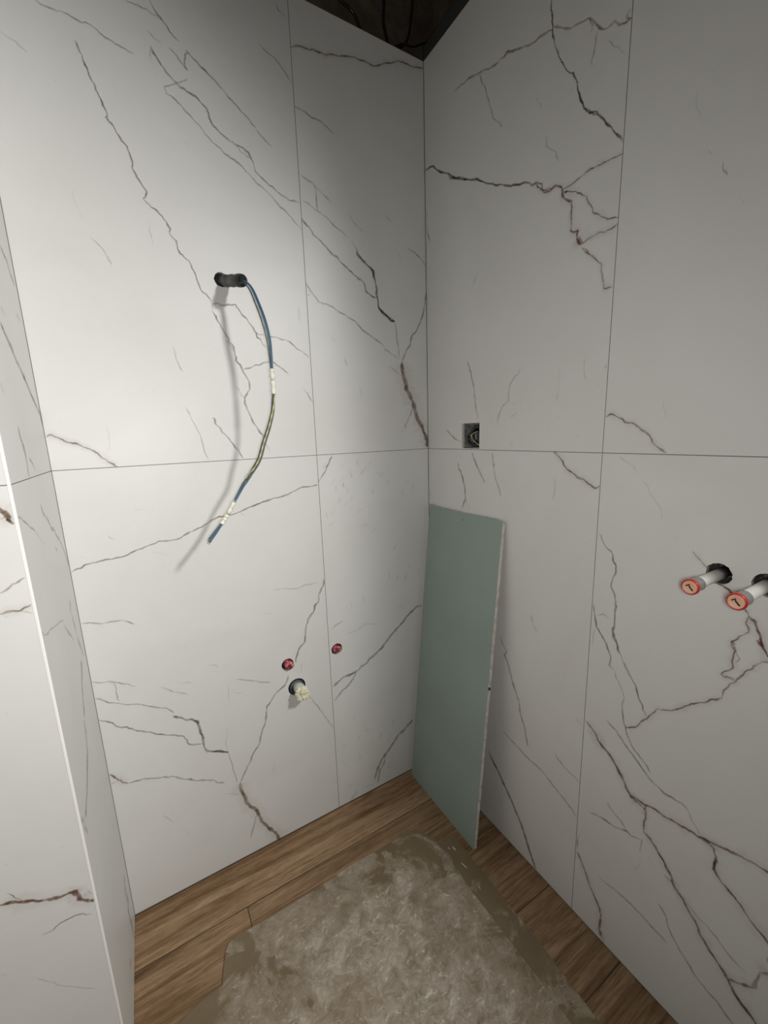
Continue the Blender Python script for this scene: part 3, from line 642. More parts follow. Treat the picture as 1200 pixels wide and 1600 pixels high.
 'T': '''
93 50 g -818,16065 -507,15930 -375,15718 -158,15597
37 25 g -1733,14822 -1400,14756
51 25 g -565,14989 -252,14902
99 60 g -1945,14535 -1725,14361 -1437,14158 -1124,13938 -647,13565 -66,13183 -10,12942
53 30 g -2713,13492 -2587,13344
88 50 g -2132,12876 -2132,12713 -2020,12514 -2005,12277 -2046,12006
55 40 g -1802,12338 -1455,12090
68 45 g -1653,11502 -1547,11307 -1211,11092 -1116,10938 -847,10854 -538,10606 -255,10296 -56,9880
70 30 g -1047,10582 -953,10444
29 50 b -3270,11539 -3100,11476 -2842,11351 -2386,11142
48 15 g -2386,11142 -1916,10777
103 30 g -630,9322 -768,9118 -692,8833 -539,8318 -236,7805
24 40 g -3270,9676 -3016,9518 -2639,9467 -2202,9352 -1613,9226
53 40 g -1630,9126 -1348,8837 -1030,8538
113 50 g -639,7886 -908,7623 -1238,7244 -1381,6956
98 50 g -1512,6967 -1544,6707 -1786,6365 -2307,6086 -2920,5874
59 40 g -3270,6097 -3091,6033 -3095,5824 -2980,5582
150 35 g -413,1847 -664,1636 -529,1101 -763,1133 -621,316 -684,73
104 30 g -1466,565 -1806,680''',
 'U': '''
56 95 b -10253,11761 -10166,11657 -10122,11604 -10088,11535 -10100,11498 -10050,11425
42 80 d -10117,11520 -10089,11473 -10050,11422
26 60 b -10364,10418 -10245,10486 -10050,10599
32 70 b -10416,10096 -10340,10115 -10241,10106 -10177,10098 -10050,10165
20 50 b -10179,10085 -10108,10054 -10050,10019
26 35 b -10359,10042 -10350,10032
52 90 r -11192,5248 -11074,5213 -10960,5136 -10771,5016 -10599,4918 -10413,4879 -10303,4863 -10249,4846 -10270,4796 -10233,4658 -10144,4570 -10050,4499
47 75 r -10074,4541 -10050,4462
18 60 b -11080,5409 -11013,5279 -10937,5119
16 40 b -10089,4752 -10050,4643
20 50 b -10272,4884 -10216,4778 -10253,4717
27 50 g -10787,4298 -10651,4297 -10516,4367 -10374,4367 -10262,4347 -10103,4233
20 20 g -11043,3585 -10975,3501 -10793,3245 -10604,2978 -10401,2743 -10239,2593
18 20 g -11396,3969 -11313,3859
14 30 g -10594,8547 -10589,8458
26 25 g -11033,5936 -10978,5899
21 20 g -10326,5845 -10278,5802
19 15 g -10328,7674 -10295,7640''',
}

VC = {'g': (0.150, 0.132, 0.088), 'b': (0.150, 0.088, 0.042), 'd': (0.050, 0.036, 0.022), 'r': (0.150, 0.045, 0.018)}
rnd = random.Random(11)
def jag_line(P, amp):
    """midpoint displacement, so a traced vein has the crackle of stone"""
    P = [Vector(p) for p in P]
    for lvl in range(3):
        out = [P[0]]
        for a, c in zip(P, P[1:]):
            d = c - a; L = d.length
            if L > 0.0035:
                nrm = Vector((-d.y, d.x)).normalized()
                out.append((a + c) / 2 + nrm * rnd.gauss(0, 1) * min(L * 0.07, amp))
            out.append(c)
        P = out; amp *= 0.6
    return P
def ribbons(bm, layer, to3, lines, mi):
    h = 0.00012
    for ln in lines.strip().splitlines():
        a = ln.split(); w = int(a[0]) * 1e-4; al = int(a[1]) / 100; col = VC[a[2]]
        P = [Vector([int(q) * 1e-4 for q in s.split(',')]) for s in a[3:]]
        if al < 0.2 and w > 0.004: al *= 0.8
        P = jag_line(P, 0.0014)
        jobs = [(w * 0.95, al, 0.0)]
        if a[2] in 'br' and al > 0.6: jobs.insert(0, (w * 4.5, 0.10, 1.0))
        for wd, alp, halo in jobs:
            h += 0.000002
            rows = []; n = len(P)
            cum = [0]
            for p, q in zip(P, P[1:]): cum.append(cum[-1] + (q - p).length)
            tot = max(cum[-1], 1e-6); ph = rnd.uniform(0, 100)
            for i, p in enumerate(P):
                t = (P[min(i + 1, n - 1)] - P[max(i - 1, 0)])
                if t.length < 1e-7: t = Vector((1, 0))
                t.normalize(); nn = Vector((-t.y, t.x))
                k = 0.75 + 0.55 * noise.noise(Vector((ph, cum[i] * 60, 0)))
                end = min(1, (cum[i] + 0.001) / 0.010, (tot - cum[i] + 0.001) / 0.010)
                hw = wd * max(0.35, k) * (0.55 + 0.45 * end)
                aa = alp * (0.5 + 0.5 * end) * (0.80 + 0.5 * noise.noise(Vector((ph + 30, cum[i] * 35, 0))))
                aa = max(0.0, min(1, aa * 1.15))
                row = []
                for s, f in ((-1.0, 0), (-0.42, 0.85), (0.42, 0.85), (1.0, 0)):
                    q = p + nn * s * hw
                    vv = bm.verts.new(to3(q.x, q.y, h)); vv[layer] = (*(col if not halo else (0.30, 0.21, 0.10)), aa * f); row.append(vv)
                rows.append(row)
            for r0, r1 in zip(rows, rows[1:]):
                for k in range(3):
                    f = bm.faces.new((r0[k], r0[k + 1], r1[k + 1], r1[k])); f.material_index = mi

def circle(cx, cy, r, seg=30, jag=0.0, rr=None, flat=None):
    return [(cx + r * math.cos(t) * (1 + (rr.uniform(-jag, jag) if rr else 0)), cy + r * math.sin(t) * (1 + (rr.uniform(-jag, jag) if rr else 0)))
            for t in [2 * math.pi * k / seg for k in range(seg)]]
def tiled_wall(name, to3, tiles, bounds, holes, vein_lines, joint=0.0015, depth=0.055):
    """to3(across, height, out) -> world point. materials: 0 tile 1 vein 2 joint 3 recess 4 tile edge"""
    bm = bmesh.new(); layer = bm.verts.layers.float_color.new('vein')
    def poly(loops, out, mi):
        L3 = [[Vector((p[0], p[1], 0)) for p in lp] for lp in loops]
        flat_pts = [p for lp in L3 for p in lp]
        vs = [bm.verts.new(to3(p.x, p.y, out)) for p in flat_pts]
        for tri in tessellate_polygon(L3):
            f = bm.faces.new([vs[i] for i in tri]); f.material_index = mi
    j = joint / 2
    for (u0, u1, v0, v1) in tiles:
        hs = [h for h in holes if u0 < h[0][0] < u1 and v0 < h[0][1] < v1]
        outer = [(u0 + j, v0 + j), (u1 - j, v0 + j), (u1 - j, v1 - j), (u0 + j, v1 - j)]
        poly([outer] + [h[::-1] for h in hs], 0, 0)
        for a, c in zip(outer, outer[1:] + outer[:1]):
            quad(bm, [to3(*a, 0), to3(*c, 0), to3(*c, -0.0012), to3(*a, -0.0012)], 4)
    u0, u1, v0, v1 = bounds
    poly([[(u0, v0), (u1, v0), (u1, v1), (u0, v1)]] + [h[::-1] for h in holes], -0.001, 2)
    for h in holes:
        for a, c in zip(h, h[1:] + h[:1]):
            quad(bm, [to3(*a, 0), to3(*c, 0), to3(*c, -0.009), to3(*a, -0.009)], 4)
            quad(bm, [to3(*a, -0.009), to3(*c, -0.009), to3(*c, -depth), to3(*a, -depth)], 3)
        poly([h], -depth, 3)
    ribbons(bm, layer, to3, vein_lines, 1)
    bmesh.ops.recalc_face_normals(bm, faces=[f for f in bm.faces if f.material_index != 1])
    return bm

TOP = 2.289
hr = random.Random(5)
HL = [circle(-0.6115, 1.6315, 0.0165, 30, 0.05, hr), circle(-0.5315, 0.5855, 0.0185, 30, 0.03, hr),
      circle(-0.3710, 0.5855, 0.0185, 30, 0.05, hr), circle(-0.5090, 0.5035, 0.0270, 36, 0.01, hr)]
HR = [circle(-0.8285, 0.9985, 0.0190, 30, 0.06, hr), circle(-0.8920, 0.9975, 0.0190, 30, 0.06, hr),
      [(-0.2415, 1.2035), (-0.1685, 1.2035), (-0.1685, 1.2755), (-0.2415, 1.2755)]]
REND = -1.05   # where the right-hand partition ends, beside the opening to the next room

WM = [tile_m, vein_m, grout_m, recess_m, tedge_m, rough_m, paint_m]
# left wall of the niche (plane y = 0)
bm = tiled_wall('wall_left', lambda u, v, o: Vector((u, -o, v)),
    [(-1.0, -0.397, 0.003, 1.2), (-0.397, -0.0005, 0.003, 1.2), (-1.0, -0.397, 1.2, TOP), (-0.397, -0.0005, 1.2, TOP)],
    (-1.0, 0.0, 0.0, TOP), HL, VEINS['L'])
quad(bm, [(-1.0, 0, TOP), (0, 0, TOP), (0, 0.07, TOP), (-1.0, 0.07, TOP)], 5)
box(bm, -1.0, 0.12, 0.07, 0.16, 0.0, 2.7, 5)
struct(obj('wall_left', bm, WM))
# right wall (plane x = 0)
bm = tiled_wall('wall_right', lambda u, v, o: Vector((-o, u, v)),
    [(-0.606, -0.0005, 0.003, 1.2), (REND, -0.606, 0.003, 1.2), (-0.606, -0.0005, 1.2, TOP), (REND, -0.606, 1.2, TOP)],
    (REND, 0.0, 0.0, TOP), HR, VEINS['R'])
quad(bm, [(0, 0, TOP), (0, REND, TOP), (0.07, REND, TOP), (0.07, 0, TOP)], 5)
quad(bm, [(0, REND, 0), (0.12, REND, 0), (0.12, REND, TOP), (0, REND, TOP)], 6)
box(bm, 0.07, 0.12, REND, 0.07, 0.0, 2.7, 5)
struct(obj('wall_right', bm, WM))
# return wall between niche and the front face (plane x = -1)
bm = tiled_wall('wall_return', lambda u, v, o: Vector((-1.0 + o, u, v)),
    [(-0.328, -0.0005, 0.003, 1.2), (-0.328, -0.0005, 1.2, TOP)], (-0.328, 0.0, 0.0, TOP), [], VEINS['T'])
struct(obj('wall_return', bm, WM))
# front face (plane y = -0.33)
bm = tiled_wall('wall_front', lambda u, v, o: Vector((u, -0.33 - o, v)),
    [(-1.60, -1.0022, 0.003, 1.2), (-2.2, -1.60, 0.003, 1.2), (-1.60, -1.0022, 1.2, TOP), (-2.2, -1.60, 1.2, TOP)],
    (-2.2, -1.0022, 0.0, TOP), [], VEINS['U'])
box(bm, -2.2, -1.004, -0.327, 0.0, 0.0, 2.7, 5)
struct(obj('wall_front', bm, WM))
# white edge trim down the outer corner
bm = bmesh.new()
prof = [(-1.0032, -0.3301), (-1.0032, -0.3306), (-1.0004, -0.3308), (-0.9996, -0.3303), (-0.9993, -0.3295), (-0.9993, -0.3274), (-1.0005, -0.3274), (-1.0005, -0.33)]
a = [bm.verts.new((x, y, 0.0)) for x, y in prof]; c = [bm.verts.new((x, y, TOP)) for x, y in prof]
for i in range(len(prof)):
    k = (i + 1) % len(prof); bm.faces.new((a[i], a[k], c[k], c[i]))
bm.faces.new(a[::-1]); bm.faces.new(c)
bmesh.ops.recalc_face_normals(bm, faces=bm.faces)
struct(obj('trim_1', bm, trim_m))

# the rest of the unfinished room round the niche
def wallbox(name, *b_, m=paint_m):
    bm = bmesh.new(); box(bm, *b_); struct(obj(name, bm, m))
wallbox('wall_far_left', -2.3, -2.2, -3.1, 0.0, 0, 2.7)
wallbox('wall_back', -2.2, 1.6, -3.2, -3.1, 0, 2.7)
wallbox('wall_far_right', 1.6, 1.7, -3.1, 0.16, 0, 2.7)
wallbox('wall_next_room', 0.12, 1.6, 0.06, 0.16, 0, 2.7)
wallbox('ceiling', -2.3, 1.7, -3.2, 0.2, 2.7, 2.8, m=slab_m)

# ------------------------------------------------------------------ plank floor
bm = bmesh.new(); layer = bm.verts.layers.float_color.new('plank')
rows = [0.0, -0.140, -0.338, -0.536, -0.735, -0.934, -1.133, -1.332, -1.531, -1.73, -1.93, -2.13, -2.33, -2.53, -2.73, -2.93, -3.1]
fr = random.Random(8)
ends = {0: 0.10, 1: -0.735, 2: -0.25, 3: -0.60, 4: 0.05}
for i, (y1, y0) in enumerate(zip(rows, rows[1:])):
    e = ends.get(i, fr.uniform(-1, 0.2)); xs = [e + 1.2 * k for k in range(-3, 4)]
    xs = [-2.2] + [x for x in xs if -2.15 < x < 1.55] + [1.6]
    for x0, x1 in zip(xs, xs[1:]):
        cc = (fr.random(), fr.random(), fr.uniform(0.94, 1.14), 1)
        j = 0.0011; f = quad(bm, [(x0 + j, y0 + j, 0), (x1 - j, y0 + j, 0), (x1 - j, y1 - j, 0), (x0 + j, y1 - j, 0)], 0)
        for vv in f.verts: vv[layer] = cc
quad(bm, [(-2.2, -3.1, -0.0012), (1.6, -3.1, -0.0012), (1.6, 0, -0.0012), (-2.2, 0, -0.0012)], 1)
box(bm, -2.3, 1.7, -3.2, 0.2, -0.1, -0.002, 1)
struct(obj('floor', bm, [wood_m, joint_m]))

# ------------------------------------------------------------------ fibreboard sheets on the floor
def sheet(name, outline, z0, z1, mat, seed):
    r = random.Random(seed); P = []
    for a, c in zip(outline, outline[1:] + outline[:1]):
        a = Vector(a); c = Vector(c); n = max(1, int((c - a).length / 0.03))
        for k in range(n):
            p = a.lerp(c, k / n); P.append((p.x + (r.uniform(-1, 1) * 0.0012 if k else 0), p.y + (r.uniform(-1, 1) * 0.0012 if k else 0)))
    bm = bmesh.new()
    bot = [bm.verts.new((x, y, z0)) for x, y in P]; top = [bm.verts.new((x, y, z1)) for x, y in P]
    bm.faces.new(top); bm.faces.new(bot[::-1])
    for i in range(len(P)):
        k = (i + 1) % len(P); bm.faces.new((bot[i], bot[k], top[k], top[i]))
    bmesh.ops.recalc_face_normals(bm, faces=bm.faces)
    return obj(name, bm, mat)
s2 = sheet('fibreboard_sheet', [(-0.74, -0.300), (-0.183, -0.286), (-0.133, -0.284), (-0.132, -0.592), (-0.139, -0.766), (-0.146, -1.30), (-0.74, -1.32)], 0.0003, 0.0033, hard2_m, 3)
tag(s2, 'lower brown fibreboard sheet showing as a narrow strip nearest the right wall', 'board')
s1 = sheet('fibreboard_sheet', [(-0.780, -0.197), (-0.636, -0.204), (-0.433, -0.197), (-0.222, -0.206), (-0.190, -0.270), (-0.184, -0.330), (-0.197, -0.416), (-0.191, -0.653), (-0.200, -1.26), (-1.02, -1.26), (-0.985, -0.40), (-0.93, -0.302), (-0.897, -0.290), (-0.872, -0.283), (-0.822, -0.279), (-0.803, -0.215), (-0.795, -0.203)], 0.0036, 0.0066, hard_m, 4)
tag(s1, 'large brown fibreboard sheet covered in white plaster dust on the wood floor', 'board')
# drips of dried plaster stuck to the sheets
bm = bmesh.new()
dr = random.Random(2)
for (x, y, l, w) in [(-0.158, -0.318, .016, .0035), (-0.166, -0.372, .022, .003), (-0.171, -0.310, .008, .002), (-0.17, -0.44, .010, .0016)]:
    a = dr.uniform(-0.15, 0.15) + math.pi / 2; P = []
    for k in range(14):
        t = 2 * math.pi * k / 14; px = math.cos(t) * l / 2; py = math.sin(t) * w / 2 * dr.uniform(.7, 1.2)
        P.append((x + px * math.cos(a) - py * math.sin(a), y + px * math.sin(a) + py * math.cos(a)))
    tp = [bm.verts.new((px, py, 0.0034)) for px, py in P]; c0 = bm.verts.new((x, y, 0.0048))
    for k in range(14): bm.faces.new((tp[k], tp[(k + 1) % 14], c0))
obj('plaster_drips', bm, blob_m, s2)['kind'] = 'stuff'

# ------------------------------------------------------------------ green plasterboard offcut leaning in the corner
pb = tag(empty('plasterboard_sheet', (-0.11, -0.18, 0.0)), 'green plasterboard offcut leaning in the corner against the right wall', 'plasterboard')
foot = Vector((-0.1095, 0, 0.0)); head = Vector((-0.0125, 0, 1.017))
up = (head - foot).normalized(); nrm = Vector((up.z, 0, -up.x))       # towards the wall
Lb = (head - foot).length
def pbp(s, y, d): return foot + up * s + nrm * d + Vector((0, y, 0))
br = random.Random(9)
def slab(name, d0, d1, mat, ragged, inset=0.0):
    bm = bmesh.new(); ns = 60
    def yR(s): return -0.3515 + 0.004 * s / Lb
    def yL(s): return -0.0185 - 0.0035 * s / Lb
    loop = []
    for k in range(ns): s = Lb * k / ns; loop.append((s, yR(s) + (ragged * (noise.noise(Vector((s * 30, 3, 0))) + 0.5 * noise.noise(Vector((s * 90, 5, 0)))) if k else 0) + inset))
    for k in range(24): t = k / 24; y = yR(Lb) + (yL(Lb) - yR(Lb)) * t; loop.append((Lb - 0.003 - 0.006 * math.sin(t * 3.14) * 0.5 + (0.0025 * noise.noise(Vector((y * 40, 8, 0))) if 0 < k else 0) - (0.006 * max(0, 1 - t * 14)), y))
    loop.append((Lb - 0.001, yL(Lb))); loop.append((Lb * .5, yL(Lb * .5))); loop.append((0.0, yL(0)))
    A = [bm.verts.new(pbp(s, y, d0)) for s, y in loop]; B = [bm.verts.new(pbp(s, y, d1)) for s, y in loop]
    bm.faces.new(A); bm.faces.new(B[::-1])
    for i in range(len(loop)):
        k = (i + 1) % len(loop); bm.faces.new((A[i], A[k], B[k], B[i]))
    bmesh.ops.recalc_face_normals(bm, faces=bm.faces)
    return obj(name, bm, mat, pb)
slab('face_paper', 0.0, 0.0007, green_m, 0.0012)
core = slab('gypsum_core', 0.0007, 0.0113, gyps_m, 0.0016, 0.0)
slab('back_paper', 0.0113, 0.012, backpaper_m, 0.001)
bm = bmesh.new()   # dark nick in the cut edge, screw hole near the top
for s, y, d, a_, b_ in ((0.527, -0.3500, 0.006, 0.005, 0.0065),):
    c0 = pbp(s, y - 0.0012, d)
    for q in range(1):
        lathe(bm, c0 + Vector((0, 0.002, 0)), (0, -1, 0), [(0, a_), (0.0016, a_ * 0.9), (0.002, a_ * 0.4), (0.002, 0)], 9, 0, False, 0.3, br)
obj('dark_nick', bm, dark_m, pb)['label'] = 'dark nick in the cut edge'
bm = bmesh.new()
lathe(bm, pbp(0.993, -0.188, 0.0004), -nrm, [(0, 0.0022), (0.0008, 0.0018), (0.0008, 0)], 8, 0, False, 0.3, br)
obj('screw_hole', bm, dark_m, pb)['label'] = 'small dark hole near the top edge'

# ------------------------------------------------------------------ conduit and hanging wires
W0 = Vector((-0.6113, 0.030, 1.6375)); W1 = Vector((-0.5846, -0.088, 1.6065))
cd = tag(empty('conduit_pipe', (-0.6113, 0.0, 1.6315)), 'short dark grey corrugated conduit stub poking out of the upper left wall', 'conduit')
bm = bmesh.new(); ax = (W1 - W0); Lc = ax.length
n = 44; prof = []
for k in range(n + 1):
    t = k / n; ridge = 0.00075 * math.sin(k * math.pi / 1.5); r = 0.0125 + ridge + 0.0006 * math.sin(t * 23)
    prof.append((Lc * t, r if t > 0.12 else 0.0122))
prof += [(Lc + 0.0006, 0.0112), (Lc - 0.001, 0.0104), (Lc - 0.05, 0.0100), (Lc - 0.051, 0)]
lathe(bm, W0, ax, prof, 26, 0)
obj('conduit_sleeve', bm, cond_m, cd)
bm = bmesh.new(); lathe(bm, W0, ax, [(Lc - 0.0205, 0.0128), (Lc - 0.018, 0.0138), (Lc - 0.006, 0.0140), (Lc + 0.0012, 0.0134), (Lc + 0.0015, 0.0110), (Lc - 0.004, 0.0103)], 26)
obj('conduit_rim', bm, black_m, cd)['label'] = 'black rubber mouth'

path = [(-0.598, -0.040, 1.618), (-0.5855, -0.074, 1.6085), (-0.5791, -0.09, 1.6030), (-0.5701, -0.105, 1.5851), (-0.5625, -0.12, 1.5511), (-0.5541, -0.13, 1.5132), (-0.5482, -0.135, 1.4746), (-0.5472, -0.137, 1.4396),
        (-0.5472, -0.138, 1.4044), (-0.5482, -0.14, 1.3587), (-0.5526, -0.138, 1.3184), (-0.5634, -0.132, 1.2792), (-0.5776, -0.128, 1.2425), (-0.5907, -0.125, 1.2056), (-0.6069, -0.12, 1.1792),
        (-0.6278, -0.115, 1.1501), (-0.6462, -0.112, 1.1209), (-0.6719, -0.112, 1.0809), (-0.689, -0.115, 1.0591), (-0.7221, -0.125, 1.0234)]
CP = catmull(path, 8); NP = len(CP)
wb = tag(empty('wire_bundle', (-0.5791, -0.09, 1.603)), 'long bundle of blue, grey and green-yellow wires hanging from the dark conduit stub', 'wires')
def zfrac(z):  # how far along the path a height lies
    return min(range(NP), key=lambda i: abs(CP[i].z - z))
iT0, iT1, iT2, iT3 = zfrac(1.411), zfrac(1.356), zfrac(1.109), zfrac(1.060)
def spread(i):
    """half width of the bundle: loose between the tapes, tight at them"""
    def hump(a, c, h): 
        if i <= a or i >= c: return 0
        return h * math.sin(math.pi * (i - a) / (c - a))
    s = 0.0022 + hump(12, iT0, 0.0026) + hump(iT1, iT2, 0.0019)
    if i > iT3: s += 0.0022 * (i - iT3) / (NP - iT3)
    return s
CAMV = Vector((-0.8313, -1.1158, 1.2564))
def twist(t):
    ss = lambda a, c: (lambda u: u * u * (3 - 2 * u))(min(1, max(0, (t - a) / (c - a))))
    return 0.8 + 0.5 * t + 3.4 * ss(0.40, 0.54) + 3.0 * ss(0.72, 0.80)
def wire(name, mat, offs, r, label, seg=8, cut=0):
    P = []
    for i, p in enumerate(CP[:NP - cut]):
        t = (CP[min(i + 1, NP - 1)] - CP[max(i - 1, 0)]).normalized()
        side = t.cross(Vector((0.3, 1, 0))).normalized(); fr_ = t.cross(side).normalized()
        ang = offs[1] + twist(i / NP); s = spread(i) * offs[0]
        P.append(p + side * math.cos(ang) * s + fr_ * math.sin(ang) * s)
    bm = bmesh.new(); tube(bm, P, r, seg)
    o = obj(name, bm, mat, wb); o['label'] = label
    bm = bmesh.new(); d = (P[-1] - P[-2]).normalized(); tube(bm, [P[-1] - d * 0.0005, P[-1] + d * 0.0045], r * 0.6, 8)
    obj('copper_end', bm, copper_m, o)
wire('wire', blue_m, (1.0, 0.3, 3.6), 0.0017, 'dark blue wire')
wire('wire', grey_m, (1.0, 1.7, 3.6), 0.0016, 'grey wire', cut=1)
wire('wire', yg_m, (1.15, 3.3, 3.4), 0.0017, 'green and yellow striped wire', cut=2)
wire('wire', brown_m, (0.9, 4.6, 3.6), 0.0014, 'brown wire', cut=3)
wire('wire', blue2_m, (1.1, 5.7, 3.8), 0.0015, 'bright blue wire')
def tape(i0, i1, r0, seed):
    rr = random.Random(seed); bm = bmesh.new(); P = CP[i0:i1 + 1]; Q = []
    for a, c in zip(P, P[1:]): Q += [a, (a + c) / 2]
    Q.append(P[-1])
    R_ = [r0 * (0.86 + 0.20 * math.sin(k * 1.1 + seed) + rr.uniform(-0.07, 0.07)) for k in range(len(Q))]; R_[-1] = r0 * 1.1
    tube(bm, Q, R_, 11)
    for vv in bm.verts: vv.co += Vector((rr.uniform(-1, 1), rr.uniform(-1, 1), rr.uniform(-1, 1))) * 0.0003
    obj('tape_wrap', bm, tape_m, wb)['label'] = 'cream tape wrap'
tape(iT0, iT1, 0.0058, 1); tape(iT2, iT3, 0.0054, 4)

# ------------------------------------------------------------------ left wall: two red plugs and the drain
def red_plug(c, r, out, label, seed):
    rr = random.Random(seed)
    t = tag(empty('pipe_plug', (c[0], 0, c[1])), label, 'plug', 'red plugs capping the pipes in the left wall')
    bm = bmesh.new(); lathe(bm, (c[0], 0.050, c[1]), (0, -1, 0), [(0, 0), (0, r * 1.0), (0.028, r * 1.0), (0.028, r * 0.8)], 24)
    obj('pipe_socket', bm, maroon_m, t)['label'] = 'dark red socket behind the plug'
    bm = bmesh.new(); L = 0.038 + out
    lathe(bm, (c[0], 0.040, c[1]), (0, -1, 0), [(0, r * .77), (L - 0.003, r * .77), (L, r * .70), (L, r * .34), (L - 0.012, r * .30), (L - 0.012, 0)], 10, 0, False)
    for k in range(2):
        a = 0.9 * k + seed * 0.6 - 0.5; x = c[0] + math.cos(a) * r * .52; z = c[1] + math.sin(a) * r * .52
        lathe(bm, (x, -out + 0.006, z), (0, -1, 0), [(0, r * .30), (0.009, r * .28), (0.0098, r * .20), (0.0098, 0)], 8, 0, False)
    obj('plug_body', bm, pink_m, t)
    bm = bmesh.new()
    for k in range(3):
        a = -2.6 + 0.9 * k; lathe(bm, (c[0] + math.cos(a) * r * .50, -out - 0.0002 + 0.001, c[1] + math.sin(a) * r * .50), (0, -1, 0), [(0, 0.0028), (-0.0004 + 0.0012, 0.0028), (-0.0004 + 0.0012, 0)], 8)
    obj('plug_recess', bm, maroon_m, t)['label'] = 'dark notches in the plug face'
red_plug((-0.5285, 0.5845), 0.0165, 0.012, 'red pipe plug just above the white stuffed drain, lower left wall', 1)
red_plug((-0.3710, 0.5845), 0.0165, 0.004, 'dark red pipe plug just right of the vertical tile joint, lower left wall', 2)

dp = tag(empty('drain_pipe', (-0.509, 0, 0.5035)), 'grey drain pipe stuffed with crumpled cream plastic in the lower left wall', 'pipe')
bm = bmesh.new(); lathe(bm, (-0.509, 0.05, 0.5035), (0, -1, 0), [(0, 0.0262), (0.046, 0.0262), (0.0515, 0.0255), (0.052, 0.0240), (0.046, 0.0225), (0.012, 0.0222)], 36)
obj('rubber_collar', bm, black_m, dp)
bm = bmesh.new(); lathe(bm, (-0.509, 0.05, 0.5035), (0, -1, 0), [(0, 0.0218), (0.050, 0.0218), (0.056, 0.0212), (0.0565, 0.0200), (0.052, 0.0193), (0.012, 0.019)], 36)
obj('socket_ring', bm, ringgrey_m, dp)
bm = bmesh.new(); lathe(bm, (-0.507, 0.045, 0.5035), (0.05, -1, -0.05), [(0, 0), (0, 0.0165), (0.074, 0.0165), (0.075, 0.0155), (0.074, 0.014), (0.03, 0.0135)], 30)
obj('pipe_body', bm, pipegrey_m, dp)
bm = bmesh.new(); bmesh.ops.create_icosphere(bm, subdivisions=5, radius=1.0)
for vv in bm.verts:
    p = vv.co.copy(); n1 = noise.noise(p * 2.3 + Vector((7, 1, 3))); n2 = noise.noise(p * 5.5 + Vector((1, 9, 2)))
    cre = 1 - abs(noise.noise(p * 3.4 + Vector((4, 4, 1)))) * 1.7
    s = 0.70 + 0.30 * n1 + 0.22 * n2 + 0.30 * cre
    q = p * s
    vv.co = Vector((-0.5040 + q.x * 0.0200, -0.036 + q.y * 0.0230, 0.5000 + q.z * 0.0195))
obj('plastic_stuffing', bm, stuff_m, dp)['label'] = 'crumpled cream plastic'

# ------------------------------------------------------------------ right wall: two capped white pipes
def white_pipe(y, z, L, label):
    t = tag(empty('supply_pipe', (0, y, z)), label, 'pipe', 'capped white pipes sticking out of the right wall')
    A = Vector((0.045, y, z)); d = Vector((-1, 0.0, 0.0)); K = 0.045
    bm = bmesh.new(); lathe(bm, A, d, [(0, 0), (0, 0.0092), (K + L - 0.030, 0.0092), (K + L - 0.029, 0.0088), (K + L - 0.029, 0)], 28)
    obj('pipe_tube', bm, white_m, t)
    bm = bmesh.new(); lathe(bm, A, d, [(K + L - 0.031, 0.0085), (K + L - 0.031, 0.0108), (K + L - 0.029, 0.0115), (K + L - 0.026, 0.0108), (K + L - 0.010, 0.0106), (K + L - 0.008, 0.0095), (K + L - 0.008, 0)], 28)
    obj('collar', bm, steel_m, t)
    bm = bmesh.new(); lathe(bm, A, d, [(K + L - 0.0095, 0.006), (K + L - 0.0095, 0.0118), (K + L - 0.0075, 0.0128), (K + L - 0.0030, 0.0128), (K + L - 0.0015, 0.0118), (K + L - 0.0030, 0.0106), (K + L - 0.004, 0.0106)], 28)
    obj('red_ring', bm, redring_m, t)
    bm = bmesh.new(); lathe(bm, A, d, [(K + L - 0.006, 0.0106), (K + L - 0.0015, 0.0104), (K + L - 0.0008, 0.0096), (K + L - 0.0016, 0.0086), (K + L - 0.0016, 0)], 28)
    e = obj('end_plug', bm, brass_m, t); e['label'] = 'pale orange plug face'
    bm = bmesh.new(); x = -L + 0.0014; 
    tube(bm, [(x, y - 0.0048, z - 0.0046), (x - 0.0006, y + 0.0002, z + 0.001), (x - 0.0006, y + 0.001, z + 0.0046), (x, y + 0.0052, z + 0.0014)], 0.0011, 8)
    obj('plug_slot', bm, dark_m, e)
white_pipe(-0.8285, 0.9975, 0.104, 'white pipe with red cap on the right wall, left one of the two')
white_pipe(-0.8920, 0.9975, 0.114, 'white pipe with red cap on the right wall, cut by the frame edge')

# ------------------------------------------------------------------ electrical box recess with its black cable
eb = tag(empty('electrical_box', (0.0, -0.205, 1.2395)), 'square electrical box opening with tangled black cable in the right wall', 'electrical box')
bm = bmesh.new()
x1 = 0.052; y0, y1, z0, z1 = -0.2405, -0.1695, 1.2045, 1.2745; th = 0.002
box(bm, x1 - 0.002, x1, y0, y1, z0, z1); box(bm, 0.010, x1, y0, y0 + th, z0, z1); box(bm, 0.010, x1, y1 - th, y1, z0, z1)
box(bm, 0.010, x1, y0, y1, z0, z0 + th); box(bm, 0.010, x1, y0, y1, z1 - th, z1)
obj('box_shell', bm, mortar_m, eb)
def loop(name, P, r, m, label=None):
    bm = bmesh.new(); tube(bm, catmull(P, 8), r, 12); o = obj(name, bm, m, eb)
    if label: o['label'] = label
loop('cable_coil', [(0.045, -0.236, 1.250), (0.018, -0.233, 1.261), (0.011, -0.220, 1.265), (0.010, -0.208, 1.257), (0.012, -0.196, 1.247), (0.010, -0.186, 1.238), (0.010, -0.184, 1.227), (0.012, -0.192, 1.217), (0.014, -0.206, 1.212), (0.020, -0.222, 1.2105), (0.045, -0.232, 1.212)], 0.0045, cable_m)
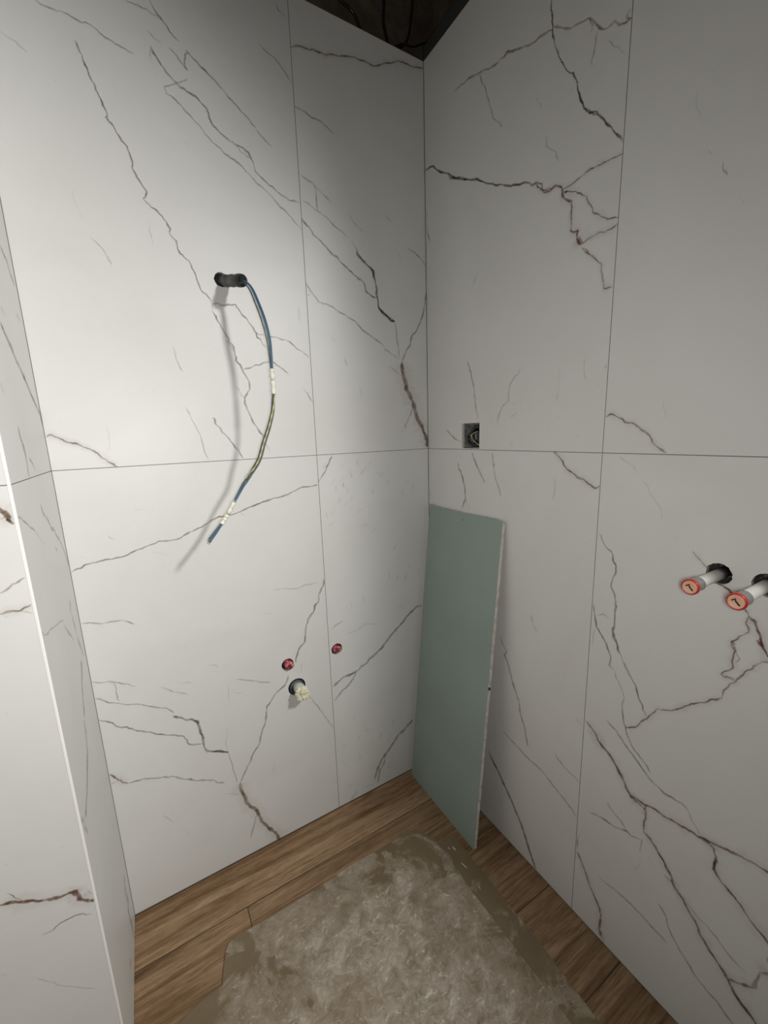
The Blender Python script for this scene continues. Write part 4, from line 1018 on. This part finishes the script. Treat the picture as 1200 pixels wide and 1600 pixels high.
loop('cable_coil', [(0.048, -0.228, 1.262), (0.020, -0.227, 1.250), (0.016, -0.226, 1.238), (0.022, -0.225, 1.220), (0.046, -0.226, 1.214)], 0.0085, cable_m)
loop('cable_coil', [(0.046, -0.208, 1.262), (0.022, -0.209, 1.250), (0.018, -0.208, 1.238), (0.022, -0.210, 1.224), (0.046, -0.212, 1.214)], 0.0085, cable_m)
loop('cable_coil', [(0.046, -0.186, 1.246), (0.020, -0.194, 1.240), (0.016, -0.199, 1.232), (0.022, -0.200, 1.222), (0.046, -0.196, 1.214)], 0.0045, cable_m)
loop('wire', [(0.012, -0.194, 1.2385), (0.006, -0.198, 1.2405), (0.005, -0.2055, 1.2435), (0.005, -0.214, 1.2475), (0.010, -0.224, 1.2515)], 0.0011, yg_m, 'short upper piece of thin green and yellow wire')
loop('wire', [(0.006, -0.2055, 1.2455), (0.004, -0.2063, 1.240), (0.004, -0.2067, 1.234), (0.004, -0.211, 1.228), (0.004, -0.2184, 1.2222), (0.006, -0.228, 1.216), (0.010, -0.236, 1.212)], 0.0012, yg_m, 'thin green and yellow wire')

# ------------------------------------------------------------------ above the tiles: steel profile and loose cables
bm = bmesh.new()
box(bm, 0.001, 0.0018, -0.95, 0.0, TOP + 0.001, TOP + 0.036); box(bm, 0.0018, 0.028, -0.95, 0.0, TOP + 0.001, TOP + 0.0018); box(bm, 0.0272, 0.028, -0.95, 0.0, TOP + 0.0018, TOP + 0.036)
pr = obj('steel_profile', bm, profile_m); tag(pr, 'dark steel channel lying along the top edge of the right wall tiles', 'metal profile')
def top_cable(P, r, label):
    bm = bmesh.new(); tube(bm, catmull(P, 8), r, 10); o = obj('loose_cable', bm, cable_m)
    tag(o, label, 'cable', 'loose cables in the dark gap above the left wall')
g = TOP + 0.004
top_cable([(-0.47, 0.04, 2.49), (-0.36, 0.035, 2.44), (-0.27, 0.03, 2.375), (-0.244, 0.03, 2.358), (-0.206, 0.03, 2.345), (-0.187, 0.03, 2.319), (-0.176, 0.03, g)], 0.0036, 'leftmost black cable bending down onto the left wall tiles')
top_cable([(-0.125, 0.04, 2.69), (-0.108, 0.034, 2.50), (-0.108, 0.03, 2.411), (-0.112, 0.03, 2.359), (-0.105, 0.03, 2.335), (-0.09, 0.03, g)], 0.0040, 'thicker middle black cable hanging straight down behind the left wall tiles')
top_cable([(0.01, 0.045, 2.65), (-0.008, 0.035, 2.47), (-0.017, 0.03, 2.417), (-0.027, 0.03, 2.365), (-0.045, 0.03, 2.332), (-0.075, 0.03, 2.311), (-0.10, 0.032, g + .004)], 0.0030, 'thin black cable curving left near the top corner')
top_cable([(-0.085, 0.022, 2.304), (-0.059, 0.02, 2.322), (-0.02, 0.02, 2.33), (0.013, 0.024, 2.352), (0.045, 0.03, 2.37)], 0.0024, 'thinnest cable running almost level to the corner')
